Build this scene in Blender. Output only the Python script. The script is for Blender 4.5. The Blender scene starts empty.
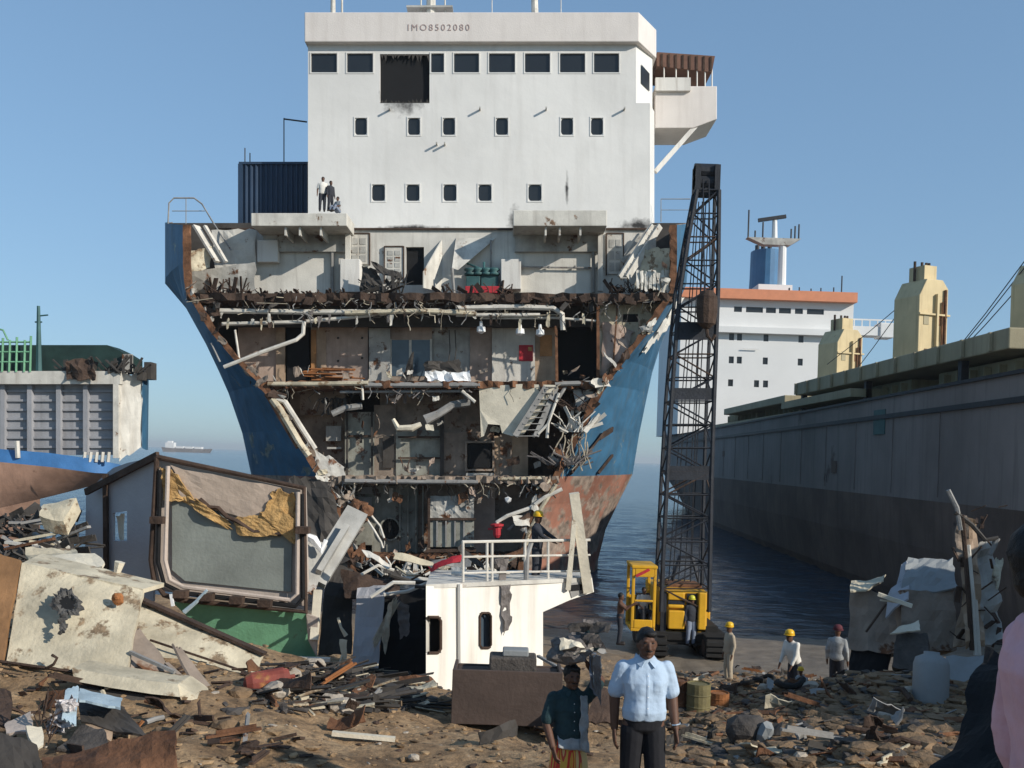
import bpy, bmesh, math, random
from math import sin, cos, pi, radians, sqrt, exp, atan2
from mathutils import Vector, Matrix, noise
import numpy as np

# ------------------------------------------------------------------ camera, sky, sun, exposure
F = 1000.0; HX = 512.0; HY = 458.0; ROLL = radians(1.9); EYE = 6.5
scene = bpy.context.scene
col = scene.collection
cam_d = bpy.data.cameras.new('camera'); cam = bpy.data.objects.new('camera', cam_d); col.objects.link(cam)
cam.location = (0, 0, EYE); cam.rotation_euler = (radians(90), -ROLL, 0)
cam_d.sensor_width = 36; cam_d.lens = 36 * F / 1024; cam_d.shift_y = (HY - 384) / 1024
cam_d.clip_start = 0.1; cam_d.clip_end = 30000
scene.camera = cam
SUN_AZ = radians(58); SUN_EL = radians(26)          # azimuth: to the right of straight behind the camera
TO_SUN = Vector((sin(SUN_AZ) * cos(SUN_EL), -cos(SUN_AZ) * cos(SUN_EL), sin(SUN_EL)))
world = bpy.data.worlds.new('World'); scene.world = world; world.use_nodes = True
wn = world.node_tree.nodes; wl = world.node_tree.links
sky = wn.new('ShaderNodeTexSky'); sky.sky_type = 'NISHITA'; sky.sun_disc = False
sky.sun_elevation = SUN_EL; sky.sun_rotation = atan2(TO_SUN.x, TO_SUN.y)
sky.altitude = 0; sky.air_density = 1.0; sky.dust_density = 0.5; sky.ozone_density = 2.2
tint = wn.new('ShaderNodeMix'); tint.data_type = 'RGBA'; tint.blend_type = 'MULTIPLY'; tint.inputs[0].default_value = 1; tint.inputs[7].default_value = (1.14, 1.57, 1.98, 1)
gam = wn.new('ShaderNodeGamma'); gam.inputs[1].default_value = .5; wl.new(sky.outputs[0], gam.inputs[0]); wl.new(gam.outputs[0], tint.inputs[6]); wl.new(tint.outputs[2], wn['Background'].inputs[0]); wn['Background'].inputs[1].default_value = 0.15
sun_d = bpy.data.lights.new('sun', 'SUN'); sun = bpy.data.objects.new('sun', sun_d); col.objects.link(sun)
sun_d.energy = 4.8; sun_d.angle = radians(0.53); sun_d.color = (1.0, 0.945, 0.85)
sun.rotation_euler = TO_SUN.to_track_quat('Z', 'Y').to_euler()
scene.view_settings.view_transform = 'Standard'; scene.view_settings.look = 'None'
scene.view_settings.exposure = 0.0; scene.view_settings.gamma = 1.0
scene.view_settings.use_curve_mapping = False
scene.cycles.max_bounces = 6; scene.cycles.volume_bounces = 0

R = random.Random(7)
def at(px, py, d):
    u = (px - HX) / F; v = (HY - py) / F
    return Vector((d * (u * cos(ROLL) - v * sin(ROLL)), d, EYE + d * (u * sin(ROLL) + v * cos(ROLL))))

# ------------------------------------------------------------------ materials
def lin(r, g, b):
    f = lambda c: (c / 255 / 12.92) if c / 255 <= .04045 else ((c / 255 + .055) / 1.055) ** 2.4
    return (f(r), f(g), f(b))
MATS = {}
def mat(name, c, rough=.75, metal=0.0, var=.22, scale=1.2, rust=0.0, rustc=(.10, .042, .018), rscale=.8, streak=False,
        bump=.25, bscale=14, c2=None, spec=.35, soot=None, trans=0):
    if name in MATS: return MATS[name]
    m = bpy.data.materials.new(name); m.use_nodes = True; n = m.node_tree.nodes; l = m.node_tree.links
    b = n['Principled BSDF']; b.inputs['Roughness'].default_value = rough; b.inputs['Metallic'].default_value = metal
    b.inputs['Specular IOR Level'].default_value = spec
    tc = n.new('ShaderNodeTexCoord')
    def nz(sc, det, mp=None, rg=.6):
        x = n.new('ShaderNodeTexNoise'); x.inputs['Scale'].default_value = sc; x.inputs['Detail'].default_value = det
        x.inputs['Roughness'].default_value = rg
        if mp:
            q = n.new('ShaderNodeMapping'); q.inputs['Scale'].default_value = mp; l.new(tc.outputs['Object'], q.inputs[0]); l.new(q.outputs[0], x.inputs[0])
        else: l.new(tc.outputs['Object'], x.inputs[0])
        return x
    def ramp(src, p0, p1, a=(0, 0, 0, 1), z=(1, 1, 1, 1)):
        r = n.new('ShaderNodeValToRGB'); r.color_ramp.elements[0].position = p0; r.color_ramp.elements[1].position = p1
        r.color_ramp.elements[0].color = a; r.color_ramp.elements[1].color = z; l.new(src, r.inputs[0]); return r
    def mix(fac, a, z):
        x = n.new('ShaderNodeMix'); x.data_type = 'RGBA'; l.new(fac, x.inputs[0])
        for s, k in ((a, 6), (z, 7)):
            if isinstance(s, tuple): x.inputs[k].default_value = (*s[:3], 1)
            else: l.new(s, x.inputs[k])
        return x.outputs[2]
    lo = tuple(max(0, q * (1 - var)) for q in c); hi = tuple(min(.95, q * (1 + var * .6)) for q in (c2 or c))
    n1 = nz(scale, 6)
    out = ramp(n1.outputs[0], .32, .68, (*lo, 1), (*hi, 1)).outputs[0]
    if streak:
        n2 = nz(1.6, 5, (1.6, 1.6, .12)); r2 = ramp(n2.outputs[0], .5, .78)
        sm_ = n.new('ShaderNodeMath'); sm_.operation = 'MULTIPLY'; sm_.inputs[1].default_value = float(streak); l.new(r2.outputs[0], sm_.inputs[0])
        out = mix(sm_.outputs[0], out, tuple(q * .55 + w * .25 for q, w in zip(c, rustc)))
    if rust > 0:
        n3 = nz(rscale, 10, None, .68); t = .76 - rust * .5
        r3 = ramp(n3.outputs[0], t, t + .05)
        n4 = nz(rscale * 6, 4); rc = ramp(n4.outputs[0], .3, .7, (*[q * .5 for q in rustc], 1), (*[q * 1.7 for q in rustc], 1))
        out = mix(r3.outputs[0], out, rc.outputs[0])
    for (cx, cy, cz, rx, rz) in (soot or []):
        sp = n.new('ShaderNodeMapping'); sp.vector_type = 'POINT'
        sp.inputs['Location'].default_value = (-cx / rx, 0, -cz / rz); sp.inputs['Scale'].default_value = (1 / rx, 0, 1 / rz)
        l.new(tc.outputs['Object'], sp.inputs[0])
        ln = n.new('ShaderNodeVectorMath'); ln.operation = 'LENGTH'; l.new(sp.outputs[0], ln.inputs[0])
        nn = nz(2.2, 6); ad = n.new('ShaderNodeMath'); ad.operation = 'ADD'; l.new(ln.outputs['Value'], ad.inputs[0])
        ml = n.new('ShaderNodeMath'); ml.operation = 'MULTIPLY'; ml.inputs[1].default_value = .9; l.new(nn.outputs[0], ml.inputs[0]); l.new(ml.outputs[0], ad.inputs[1])
        rs = ramp(ad.outputs[0], .55, 1.0, (1, 1, 1, 1), (0, 0, 0, 1))
        out = mix(rs.outputs[0], out, (.03, .027, .025))
    l.new(out, b.inputs['Base Color'])
    if bump:
        bn = nz(bscale, 6); bp = n.new('ShaderNodeBump'); bp.inputs['Strength'].default_value = bump; bp.inputs['Distance'].default_value = .05
        l.new(bn.outputs[0], bp.inputs['Height']); l.new(bp.outputs[0], b.inputs['Normal'])
    if trans: b.inputs['Transmission Weight'].default_value = trans
    MATS[name] = m; return m
RUST = (.105, .045, .022)
mat('white_paint', (.66, .63, .58), .55, var=.10, scale=.35, streak=True, rust=.14, rscale=.9, rustc=(.22, .12, .06))
mat('white_dirty', (.56, .53, .47), .7, var=.25, scale=.9, streak=True, rust=.30, rscale=1.1, rustc=(.16, .09, .05))
mat('cream_plate', (.54, .47, .34), .75, var=.4, scale=1.3, rust=.44, rscale=1.6, rustc=(.20, .14, .085), bump=.4)
mat('cream_fresh', (.66, .59, .46), .65, var=.22, scale=1.3, rust=.30, rscale=1.4, rustc=(.24, .15, .09), bump=.3)
mat('fascia', (.68, .62, .57), .55, var=.08, scale=.5, rust=.08, streak=.35, rustc=(.3, .2, .14))
mat('hull_blue', (.042, .130, .225), .6, var=.35, scale=.7, rust=.27, rscale=.55, rustc=(.16, .18, .16), streak=True)
mat('hull_blue_dark', (.030, .065, .125), .6, var=.3, scale=.7, rust=.2, rscale=.7, rustc=(.07, .05, .045))
mat('hull_red', (.30, .135, .09), .75, var=.45, scale=.5, rust=.62, rscale=.4, rustc=(.215, .165, .13), streak=True)
mat('grey_paint', (.40, .385, .35), .7, var=.38, scale=.9, streak=.6, rust=.36, rscale=1.0)
mat('grey_green', (.29, .285, .24), .75, var=.45, scale=1.0, streak=.7, rust=.42, rscale=1.1, rustc=(.085, .05, .035))
mat('grey_brown', (.28, .22, .172), .8, var=.45, scale=1.0, streak=.7, rust=.4, rscale=1.2)
mat('tan_panel', (.42, .30, .205), .7, var=.35, scale=1.1, streak=.6, rust=.28)
mat('pink_panel', (.40, .30, .24), .7, var=.35, scale=.9, streak=.6, rust=.3, rustc=(.14, .07, .04))
mat('orange_panel', (.42, .20, .075), .7, var=.3, scale=1.5, rust=.15)
mat('dark_steel', (.055, .048, .042), .8, var=.4, scale=1.5, rust=.25, rustc=(.035, .022, .016))
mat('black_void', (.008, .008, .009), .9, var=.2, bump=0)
mat('rust', RUST, .9, var=.5, scale=2.2, bump=.6, c2=(.17, .08, .04))
mat('rust_dark', (.065, .040, .028), .9, var=.5, scale=2.2, bump=.6)
mat('rust_orange', (.27, .105, .035), .85, var=.4, scale=2.0, bump=.4)
mat('glass_dark', (.014, .016, .018), .3, var=.2, scale=.6, bump=0, spec=.6)
mat('glass_blue', (.06, .085, .11), .15, var=.3, scale=.6, bump=0, spec=.6)
mat('pipe_white', (.60, .56, .49), .65, var=.25, scale=1.5, rust=.3, rscale=2.0, rustc=(.2, .12, .07))
mat('pipe_grey', (.26, .25, .235), .65, var=.3, scale=1.5, rust=.32, rscale=2.0)
mat('cloth_white', (.78, .78, .77), .9, var=.1, bump=.3)
mat('red_paint', (.42, .025, .035), .6, var=.25, rust=.1)
mat('teal_paint', (.035, .10, .10), .6, var=.35, rust=.25)
mat('container_blue', (.022, .045, .085), .6, var=.2, scale=.6, rust=.12)
mat('yellow_paint', (.62, .33, .016), .5, var=.2, scale=1.2, streak=.5, rust=.27, rscale=1.4, rustc=(.2, .1, .03), bump=.1)
mat('orange_red', (.52, .13, .06), .6, var=.2, rust=.1)
mat('crane_black', (.016, .018, .024), .6, var=.4, scale=3, rust=.2, rscale=2, rustc=(.05, .026, .016))
mat('track_black', (.014, .013, .012), .85, var=.4, rust=.2, rustc=(.04, .025, .016))
mat('bulk_hull', (.20, .178, .168), .75, var=.28, scale=.16, streak=True, rust=.24, rscale=.25, rustc=(.075, .055, .05), bump=.1)
mat('bulk_red', (.12, .088, .072), .8, var=.4, scale=.3, streak=True, rust=.2, rscale=.3, rustc=(.04, .03, .028))
mat('bulk_beige', (.36, .31, .20), .75, var=.2, scale=.3, rust=.22, rscale=.5, rustc=(.2, .13, .07), streak=True)
mat('bulk_white', (.70, .69, .67), .6, var=.06, scale=.2, rust=.05, rscale=.3, bump=.05)
mat('bulk_orange', (.62, .235, .12), .6, var=.1, bump=.05)
mat('crane_beige', (.58, .46, .26), .65, var=.15, scale=.4, rust=.2, rscale=.6, rustc=(.3, .17, .07), streak=True)
mat('funnel_blue', (.055, .16, .30), .5, var=.15, scale=.4, bump=.05)
mat('brown_canvas', (.16, .085, .06), .9, var=.3)
mat('green_paint', (.15, .34, .20), .65, var=.2, scale=1.2, rust=.2, rscale=1.3, rustc=(.12, .1, .06))
mat('green_dark', (.014, .035, .030), .7, var=.4, rust=.15)
mat('foam_orange', (.46, .28, .11), .95, var=.35, scale=3.5, bump=.9, bscale=18)
mat('hatch_pink', (.46, .38, .32), .85, var=.2, scale=1.5, rust=.15, rustc=(.3, .17, .07))
mat('hatch_grey', (.21, .225, .20), .8, var=.28, scale=.9, rust=.2, rustc=(.09, .09, .075))
mat('wall_bluegrey', (.36, .355, .37), .75, var=.12, scale=.8, rust=.12, rustc=(.08, .06, .05))
mat('rope', (.42, .36, .27), .95, var=.3, scale=6)
mat('rag_grey', (.17, .15, .14), .95, var=.4, scale=5, bump=.8)
mat('wood', (.33, .22, .12), .85, var=.35, scale=3)
mat('plastic_blue', (.36, .45, .50), .6, var=.2, scale=2, rust=.08)
mat('plaster', (.24, .25, .25), .7, var=.12, scale=1.5, rust=.1, bump=.2)
mat('black_cloth', (.010, .010, .011), .95, var=.3, scale=4, bump=.4)
mat('stone', (.20, .13, .073), .9, var=.4, scale=4, bump=.7)
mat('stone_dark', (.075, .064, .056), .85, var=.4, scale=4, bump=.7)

# ------------------------------------------------------------------ mesh builder
class MB:
    def __init__(s): s.v = []; s.f = []; s.mi = []; s.m = 0
    def add(s, vs, fs):
        o = len(s.v); s.v += [tuple(p) for p in vs]
        for f in fs: s.f.append([i + o for i in f]); s.mi.append(s.m)
        return s
    def box(s, x0, x1, y0, y1, z0, z1):
        return s.add([(x0, y0, z0), (x1, y0, z0), (x1, y1, z0), (x0, y1, z0), (x0, y0, z1), (x1, y0, z1), (x1, y1, z1), (x0, y1, z1)],
                     [(0, 3, 2, 1), (4, 5, 6, 7), (0, 1, 5, 4), (1, 2, 6, 5), (2, 3, 7, 6), (3, 0, 4, 7)])
    def obox(s, c, a, b, d):
        c, a, b, d = Vector(c), Vector(a), Vector(b), Vector(d)
        return s.add([c - a - b - d, c + a - b - d, c + a + b - d, c - a + b - d, c - a - b + d, c + a - b + d, c + a + b + d, c - a + b + d],
                     [(0, 3, 2, 1), (4, 5, 6, 7), (0, 1, 5, 4), (1, 2, 6, 5), (2, 3, 7, 6), (3, 0, 4, 7)])
    def beam(s, p, q, w, h, up=(0, 0, 1)):
        p, q = Vector(p), Vector(q); d = q - p; L = d.length
        if L < 1e-6: return s
        d /= L; u = Vector(up)
        if abs(d.dot(u)) > .95: u = Vector((0, 1, 0))
        x = d.cross(u).normalized(); z = x.cross(d)
        return s.obox((p + q) / 2, d * L / 2, x * w / 2, z * h / 2)
    def tube(s, pts, r, n=6, cap=True):
        pts = [Vector(p) for p in pts]; k = len(pts)
        rs = r if isinstance(r, (list, tuple)) else [r] * k
        vs = []; fs = []; ux = None
        for i, p in enumerate(pts):
            t = (pts[min(i + 1, k - 1)] - pts[max(i - 1, 0)])
            t = t.normalized() if t.length > 1e-9 else Vector((0, 0, 1))
            if ux is None:
                ux = t.orthogonal().normalized()
            else:
                ux = (ux - t * ux.dot(t)); ux = ux.normalized() if ux.length > 1e-6 else t.orthogonal().normalized()
            uy = t.cross(ux)
            for j in range(n):
                a = 2 * pi * j / n; vs.append(p + (ux * cos(a) + uy * sin(a)) * rs[i])
        for i in range(k - 1):
            for j in range(n):
                fs.append((i * n + j, i * n + (j + 1) % n, (i + 1) * n + (j + 1) % n, (i + 1) * n + j))
        if cap: fs.append(tuple(range(n))[::-1]); fs.append(tuple((k - 1) * n + j for j in range(n)))
        return s.add(vs, fs)
    def loft(s, rings, closed=False, caps=False):
        n = len(rings[0]); vs = [p for r in rings for p in r]; fs = []
        for i in range(len(rings) - 1):
            for j in range(n if closed else n - 1):
                fs.append((i * n + j, i * n + (j + 1) % n, (i + 1) * n + (j + 1) % n, (i + 1) * n + j))
        if caps: fs.append(tuple(range(n))[::-1]); fs.append(tuple((len(rings) - 1) * n + j for j in range(n)))
        return s.add(vs, fs)
    def prism(s, poly, ext):
        n = len(poly); e = Vector(ext); a = [Vector(p) for p in poly]; b = [p + e for p in a]
        return s.add(a + b, [tuple(range(n)), tuple(range(2 * n - 1, n - 1, -1))] + [(j, (j + n), (j + 1) % n + n, (j + 1) % n) for j in range(n)])
    def crumple(s, c00, c10, c11, c01, nx=8, ny=6, amp=.1, th=.03, jag=.0, seed=0, fr=1.0):
        A, B, C, D = map(Vector, (c00, c10, c11, c01)); nr = (B - A).cross(D - A).normalized(); rr = random.Random(seed)
        g = []
        sx = (B - A).length / nx; sy = (D - A).length / ny
        for j in range(ny + 1):
            for i in range(nx + 1):
                u, v = i / nx, j / ny
                p = A * (1 - u) * (1 - v) + B * u * (1 - v) + C * u * v + D * (1 - u) * v
                w = noise.noise(p * fr + Vector((seed * 3.7, 0, 0))) * amp + noise.noise(p * fr * 3 + Vector((0, seed * 2.3, 0))) * amp * .4
                p = p + nr * w
                if jag and (i in (0, nx) or j in (0, ny)):
                    p += (B - A).normalized() * rr.uniform(-1, 1) * jag * sx + (D - A).normalized() * rr.uniform(-1, 1) * jag * sy
                g.append(p)
        n = len(g); W = nx + 1; fs = []
        for j in range(ny):
            for i in range(nx):
                a = j * W + i; fs.append((a, a + 1, a + W + 1, a + W)); fs.append((a + n, a + W + n, a + W + 1 + n, a + 1 + n))
        for i in range(nx):
            a = i; fs.append((a, a + n, a + 1 + n, a + 1)); a = ny * W + i; fs.append((a, a + 1, a + 1 + n, a + n))
        for j in range(ny):
            a = j * W; fs.append((a, a + W, a + W + n, a + n)); a = j * W + nx; fs.append((a, a + n, a + W + n, a + W))
        return s.add(g + [p - nr * th for p in g], fs)
    def ico(s, c, r, sub=1, jit=.25, seed=0, squash=(1, 1, 1)):
        bm = bmesh.new(); bmesh.ops.create_icosphere(bm, subdivisions=sub, radius=1)
        rr = random.Random(seed); c = Vector(c)
        vs = [c + Vector((v.co.x * squash[0], v.co.y * squash[1], v.co.z * squash[2])) * r * (1 + rr.uniform(-jit, jit)) for v in bm.verts]
        fs = [[v.index for v in f.verts] for f in bm.faces]; bm.free(); return s.add(vs, fs)
    def lathe(s, prof, c=(0, 0, 0), n=14):
        return s.loft([[(c[0] + r * cos(2 * pi * j / n), c[1] + r * sin(2 * pi * j / n), c[2] + z) for j in range(n)] for r, z in prof], True, True)
    def wall(s, x0, x1, z0, z1, y, holes, dep=.15):
        """front wall in the xz plane with rectangular openings and reveals"""
        xs = sorted({x0, x1, *[h[0] for h in holes], *[h[1] for h in holes]}); zs = sorted({z0, z1, *[h[2] for h in holes], *[h[3] for h in holes]})
        for a, b in zip(xs, xs[1:]):
            for c, d in zip(zs, zs[1:]):
                mx, mz = (a + b) / 2, (c + d) / 2
                if any(h[0] < mx < h[1] and h[2] < mz < h[3] for h in holes): continue
                s.add([(a, y, c), (b, y, c), (b, y, d), (a, y, d)], [(0, 1, 2, 3)])
        for h in holes:
            a, b, c, d = h
            s.add([(a, y, c), (b, y, c), (b, y, d), (a, y, d), (a, y + dep, c), (b, y + dep, c), (b, y + dep, d), (a, y + dep, d)],
                  [(0, 4, 5, 1), (1, 5, 6, 2), (2, 6, 7, 3), (3, 7, 4, 0)])
        return s
    def build(s, name, mats, parent=None, smooth=False, bevel=0, loc=None):
        me = bpy.data.meshes.new(name); me.from_pydata(s.v, [], s.f); me.update()
        for m in (mats if isinstance(mats, (list, tuple)) else [mats]): me.materials.append(MATS[m] if isinstance(m, str) else m)
        if len(me.materials) > 1: me.polygons.foreach_set('material_index', s.mi)
        bm = bmesh.new(); bm.from_mesh(me); bmesh.ops.recalc_face_normals(bm, faces=bm.faces); bm.to_mesh(me); bm.free()
        if smooth: me.polygons.foreach_set('use_smooth', [True] * len(me.polygons))
        o = bpy.data.objects.new(name, me); col.objects.link(o)
        if parent is not None: o.parent = parent
        if loc is not None: o.location = loc
        if bevel:
            b = o.modifiers.new('bevel', 'BEVEL'); b.width = bevel; b.segments = 2; b.limit_method = 'ANGLE'
        return o
def tag(o, label=None, cat=None, group=None, kind=None):
    if label: o['label'] = label
    if cat: o['category'] = cat
    if group: o['group'] = group
    if kind: o['kind'] = kind
    return o
def empty(name, loc, label, cat, rot=(0, 0, 0), group=None):
    o = bpy.data.objects.new(name, None); col.objects.link(o); o.location = loc; o.rotation_euler = rot; o.empty_display_size = .3
    return tag(o, label, cat, group)

# ------------------------------------------------------------------ beach and sea
PROF = [(-30, 5.2), (-5, 4.9), (0, 4.85), (3, 4.62), (6, 4.0), (9, 3.35), (12, 2.85), (16, 2.3), (20, 1.65), (25, 1.05), (30, .62), (36, .22), (40, -.15), (46, -.8), (60, -2.2), (120, -5), (400, -8)]
def ground_z(x, y, fine=True):
    z = PROF[-1][1]
    for (a, za), (b, zb) in zip(PROF, PROF[1:]):
        if a <= y <= b: t = (y - a) / (b - a); z = za + (zb - za) * t; break
    g = lambda cx, cy, sx, sy, A: A * exp(-((x - cx) / sx) ** 2 - ((y - cy) / sy) ** 2)
    z += g(-6, 13.3, 3.6, 2.4, .62) + g(-7, 17.5, 4.5, 3.5, .85) + g(-10, 22, 5, 7, 1.2) + g(9, 17.5, 3.5, 3.2, 1.3) + g(5.2, 12.5, 2.2, 3, .35) + g(4.2, 6.0, 1.6, 2.2, .9) + g(-14, 34, 7, 9, 1.0) + g(1.3, 9.3, 2.2, 2.6, -.22) + g(8, 30.5, 5, 4, -.45)
    if fine:
        k = max(0., min(1., (36 - y) / 6)); k2 = max(.25, k)
        q = Vector((x, y, 0))
        z += k2 * (noise.noise(q * .45) * .22 + noise.noise(q * 1.3 + Vector((9, 3, 0))) * .11 + noise.noise(q * 3.5) * .05) + k * noise.noise(q * 8) * .028
    return z
def gp(px, py, d0=9.5, d1=45):
    """point where the pixel's ray meets the beach"""
    d = d0
    while d < d1:
        p = at(px, py, d)
        if p.z <= ground_z(p.x, p.y): return p
        d += .05
    return at(px, py, d1)
def ground():
    ys = [-12 + i * .8 for i in range(15)] + [0 + i * .35 for i in range(20)] + [7 + i * .13 for i in range(180)]
    y = ys[-1]
    while y < 46: y += .25; ys.append(y)
    while y < 260: y *= 1.1; ys.append(y)
    ts = [-1 + 2 * i / 260 for i in range(261)]
    vs = []; fs = []
    for y in ys:
        w = 12 + max(0, y) * .75
        for t in ts: x = t * w; vs.append((x, y, ground_z(x, y)))
    W = len(ts)
    for j in range(len(ys) - 1):
        for i in range(W - 1): a = j * W + i; fs.append((a, a + 1, a + W + 1, a + W))
    mb = MB(); mb.add(vs, fs); return mb
gm = bpy.data.materials.new('mud'); gm.use_nodes = True; n = gm.node_tree.nodes; l = gm.node_tree.links; b = n['Principled BSDF']
tc = n.new('ShaderNodeTexCoord')
def _noise(sc, det, rg=.6):
    x = n.new('ShaderNodeTexNoise'); x.inputs['Scale'].default_value = sc; x.inputs['Detail'].default_value = det; x.inputs['Roughness'].default_value = rg; l.new(tc.outputs['Object'], x.inputs[0]); return x
def _ramp(src, stops):
    r = n.new('ShaderNodeValToRGB'); e = r.color_ramp.elements
    while len(e) < len(stops): e.new(.5)
    for k, (p, c) in enumerate(stops): e[k].position = p; e[k].color = (*c, 1)
    l.new(src, r.inputs[0]); return r
c1 = _ramp(_noise(1.1, 8, .68).outputs[0], [(.30, (.11, .064, .030)), (.46, (.28, .178, .092)), (.58, (.39, .262, .145)), (.74, (.49, .355, .21))])
c2 = _ramp(_noise(7, 8, .7).outputs[0], [(.35, (.35, .35, .35)), (.62, (1.25, 1.2, 1.15))])
mx = n.new('ShaderNodeMix'); mx.data_type = 'RGBA'; mx.blend_type = 'MULTIPLY'; mx.inputs[0].default_value = .8; l.new(c1.outputs[0], mx.inputs[6]); l.new(c2.outputs[0], mx.inputs[7])
sx = n.new('ShaderNodeSeparateXYZ'); l.new(tc.outputs['Object'], sx.inputs[0])
mr = n.new('ShaderNodeMapRange'); mr.inputs[1].default_value = .75; mr.inputs[2].default_value = .25; l.new(sx.outputs[2], mr.inputs[0])
wc = _ramp(_noise(2.0, 6).outputs[0], [(.35, (.15, .12, .088)), (.65, (.245, .20, .15))])
mw = n.new('ShaderNodeMix'); mw.data_type = 'RGBA'; l.new(mr.outputs[0], mw.inputs[0]); l.new(mx.outputs[2], mw.inputs[6]); l.new(wc.outputs[0], mw.inputs[7])
l.new(mw.outputs[2], b.inputs['Base Color'])
rr_ = n.new('ShaderNodeMapRange'); rr_.inputs[1].default_value = 0; rr_.inputs[2].default_value = 1; rr_.inputs[3].default_value = .95; rr_.inputs[4].default_value = .42; l.new(mr.outputs[0], rr_.inputs[0]); l.new(rr_.outputs[0], b.inputs['Roughness'])
bp = n.new('ShaderNodeBump'); bp.inputs['Strength'].default_value = .9; bp.inputs['Distance'].default_value = .06; l.new(_noise(16, 8, .7).outputs[0], bp.inputs['Height']); l.new(bp.outputs[0], b.inputs['Normal'])
MATS['mud'] = gm
tag(ground().build('beach', 'mud', smooth=True), kind='structure')

wm = bpy.data.materials.new('sea_water'); wm.use_nodes = True; n = wm.node_tree.nodes; l = wm.node_tree.links; b = n['Principled BSDF']
tc = n.new('ShaderNodeTexCoord'); b.inputs['Roughness'].default_value = .16; b.inputs['IOR'].default_value = 1.33
sx = n.new('ShaderNodeSeparateXYZ'); l.new(tc.outputs['Object'], sx.inputs[0])
# silt stirred up in the shallows along the beach
mr = n.new('ShaderNodeMapRange'); mr.inputs[1].default_value = 34; mr.inputs[2].default_value = 52; l.new(sx.outputs[1], mr.inputs[0])
sl = n.new('ShaderNodeMix'); sl.data_type = 'RGBA'; l.new(mr.outputs[0], sl.inputs[0]); sl.inputs[6].default_value = (.070, .056, .046, 1); sl.inputs[7].default_value = (.030, .052, .078, 1)
l.new(sl.outputs[2], b.inputs['Base Color'])
mp = n.new('ShaderNodeMapping'); mp.inputs['Scale'].default_value = (.55, 1.5, 1); l.new(tc.outputs['Object'], mp.inputs[0])
wz = n.new('ShaderNodeTexNoise'); wz.inputs['Scale'].default_value = 1.3; wz.inputs['Detail'].default_value = 5; l.new(mp.outputs[0], wz.inputs[0])
bp = n.new('ShaderNodeBump'); bp.inputs['Strength'].default_value = .8; bp.inputs['Distance'].default_value = .22; l.new(wz.outputs[0], bp.inputs['Height']); l.new(bp.outputs[0], b.inputs['Normal'])
MATS['sea_water'] = wm
def sea():
    ys = [28.0]
    while ys[-1] < 9000: ys.append(ys[-1] + max(.22, (ys[-1] - 20) * .012 if ys[-1] < 260 else ys[-1] * .05))
    ts = [-1 + 2 * i / 300 for i in range(301)]; vs = []; fs = []
    for y in ys:
        w = y * 1.15; k = max(0., min(1., (y - 31) / 10)) * max(0., min(1., (200 - y) / 120))
        for t in ts:
            x = t * w; z = 0.
            if k > 0:
                q = Vector((x * .35, y * .9, 0))
                z = k * (noise.noise(q * .9) * .15 + noise.noise(q * 2.1 + Vector((5, 2, 0))) * .08)
            vs.append((x, y, z))
    W = len(ts)
    for j in range(len(ys) - 1):
        for i in range(W - 1): a = j * W + i; fs.append((a, a + 1, a + W + 1, a + W))
    mb = MB(); mb.add(vs, fs); return mb
tag(sea().build('sea', 'sea_water', smooth=True), kind='structure')
# ------------------------------------------------------------------ the half-cut ship in the middle
SD = 52.0
OX = (430 - HX) / F * SD; OZ = (HY - 580) / F * SD
ship = empty('cut_ship', at(430, 580, SD), 'beached blue and white ship with its bow cut off, open decks facing the beach', 'ship', (0, -ROLL, 0))
def sp(px, py, y=0.): return Vector(((px - HX) / F * (SD + y) - OX, y, (HY - py) / F * (SD + y) - OZ))
def pbox(mb, px0, px1, py0, py1, y0, y1):
    a = sp(px0, py1, y0); b = sp(px1, py0, y0); return mb.box(a.x, b.x, y0, y1, a.z, b.z)
def part(name, m, px0, px1, py0, py1, y0, y1, parent=None, bevel=0):
    mb = MB(); pbox(mb, px0, px1, py0, py1, y0, y1); return mb.build(name, m, parent or ship, bevel=bevel)
def lerp_tab(tab, x):
    if x <= tab[0][0]: return tab[0][1]
    for (a, p), (b, q) in zip(tab, tab[1:]):
        if x <= b: return p + (q - p) * (x - a) / (b - a)
    return tab[-1][1]
ZL = [225, 262, 290, 330, 360, 385, 430, 476.5, 505, 540, 575, 610]
CUTR = [676, 676, 676, 650, 625, 606, 583, 559, 541, 529, 524, 520]
CUTL = [184, 184, 186, 210, 235, 262, 290, 318, 335, 345, 350, 352]
SILR = [(222, 690), (285, 686), (335, 664), (360, 655), (410, 644), (440, 638), (478, 632), (520, 608), (560, 598), (600, 596)]
SILL = [(222, 169), (298, 169), (314, 194), (360, 217), (410, 236), (450, 247), (480, 252), (520, 262), (560, 275), (600, 290)]
def hull_side(cut, sil, k):
    rings = []
    a = [sp(c, z, 0) for c, z in zip(cut, ZL)]
    b = []
    for i, z in enumerate(ZL):
        pyb = HY - (HY - z) * SD / (SD + 8)
        if i == 0: pyb = 222
        b.append(sp(lerp_tab(sil, pyb), pyb, 8))
    for t in (0, .12, .3, .55, .8, 1):
        e = 1 - (1 - t) ** 1.5
        rings.append([Vector((p.x + (q.x - p.x) * e, 8 * t, p.z + (q.z - p.z) * t)) for p, q in zip(a, b)])
    for y, s in ((18, 1.0), (32, .96), (46, .80)):
        rings.append([Vector((q.x * s + (1 - s) * 1.0, y, q.z)) for q in b])
    return rings
RR = hull_side(CUTR, SILR, 1); LL = hull_side(CUTL, SILL, -1)
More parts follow.
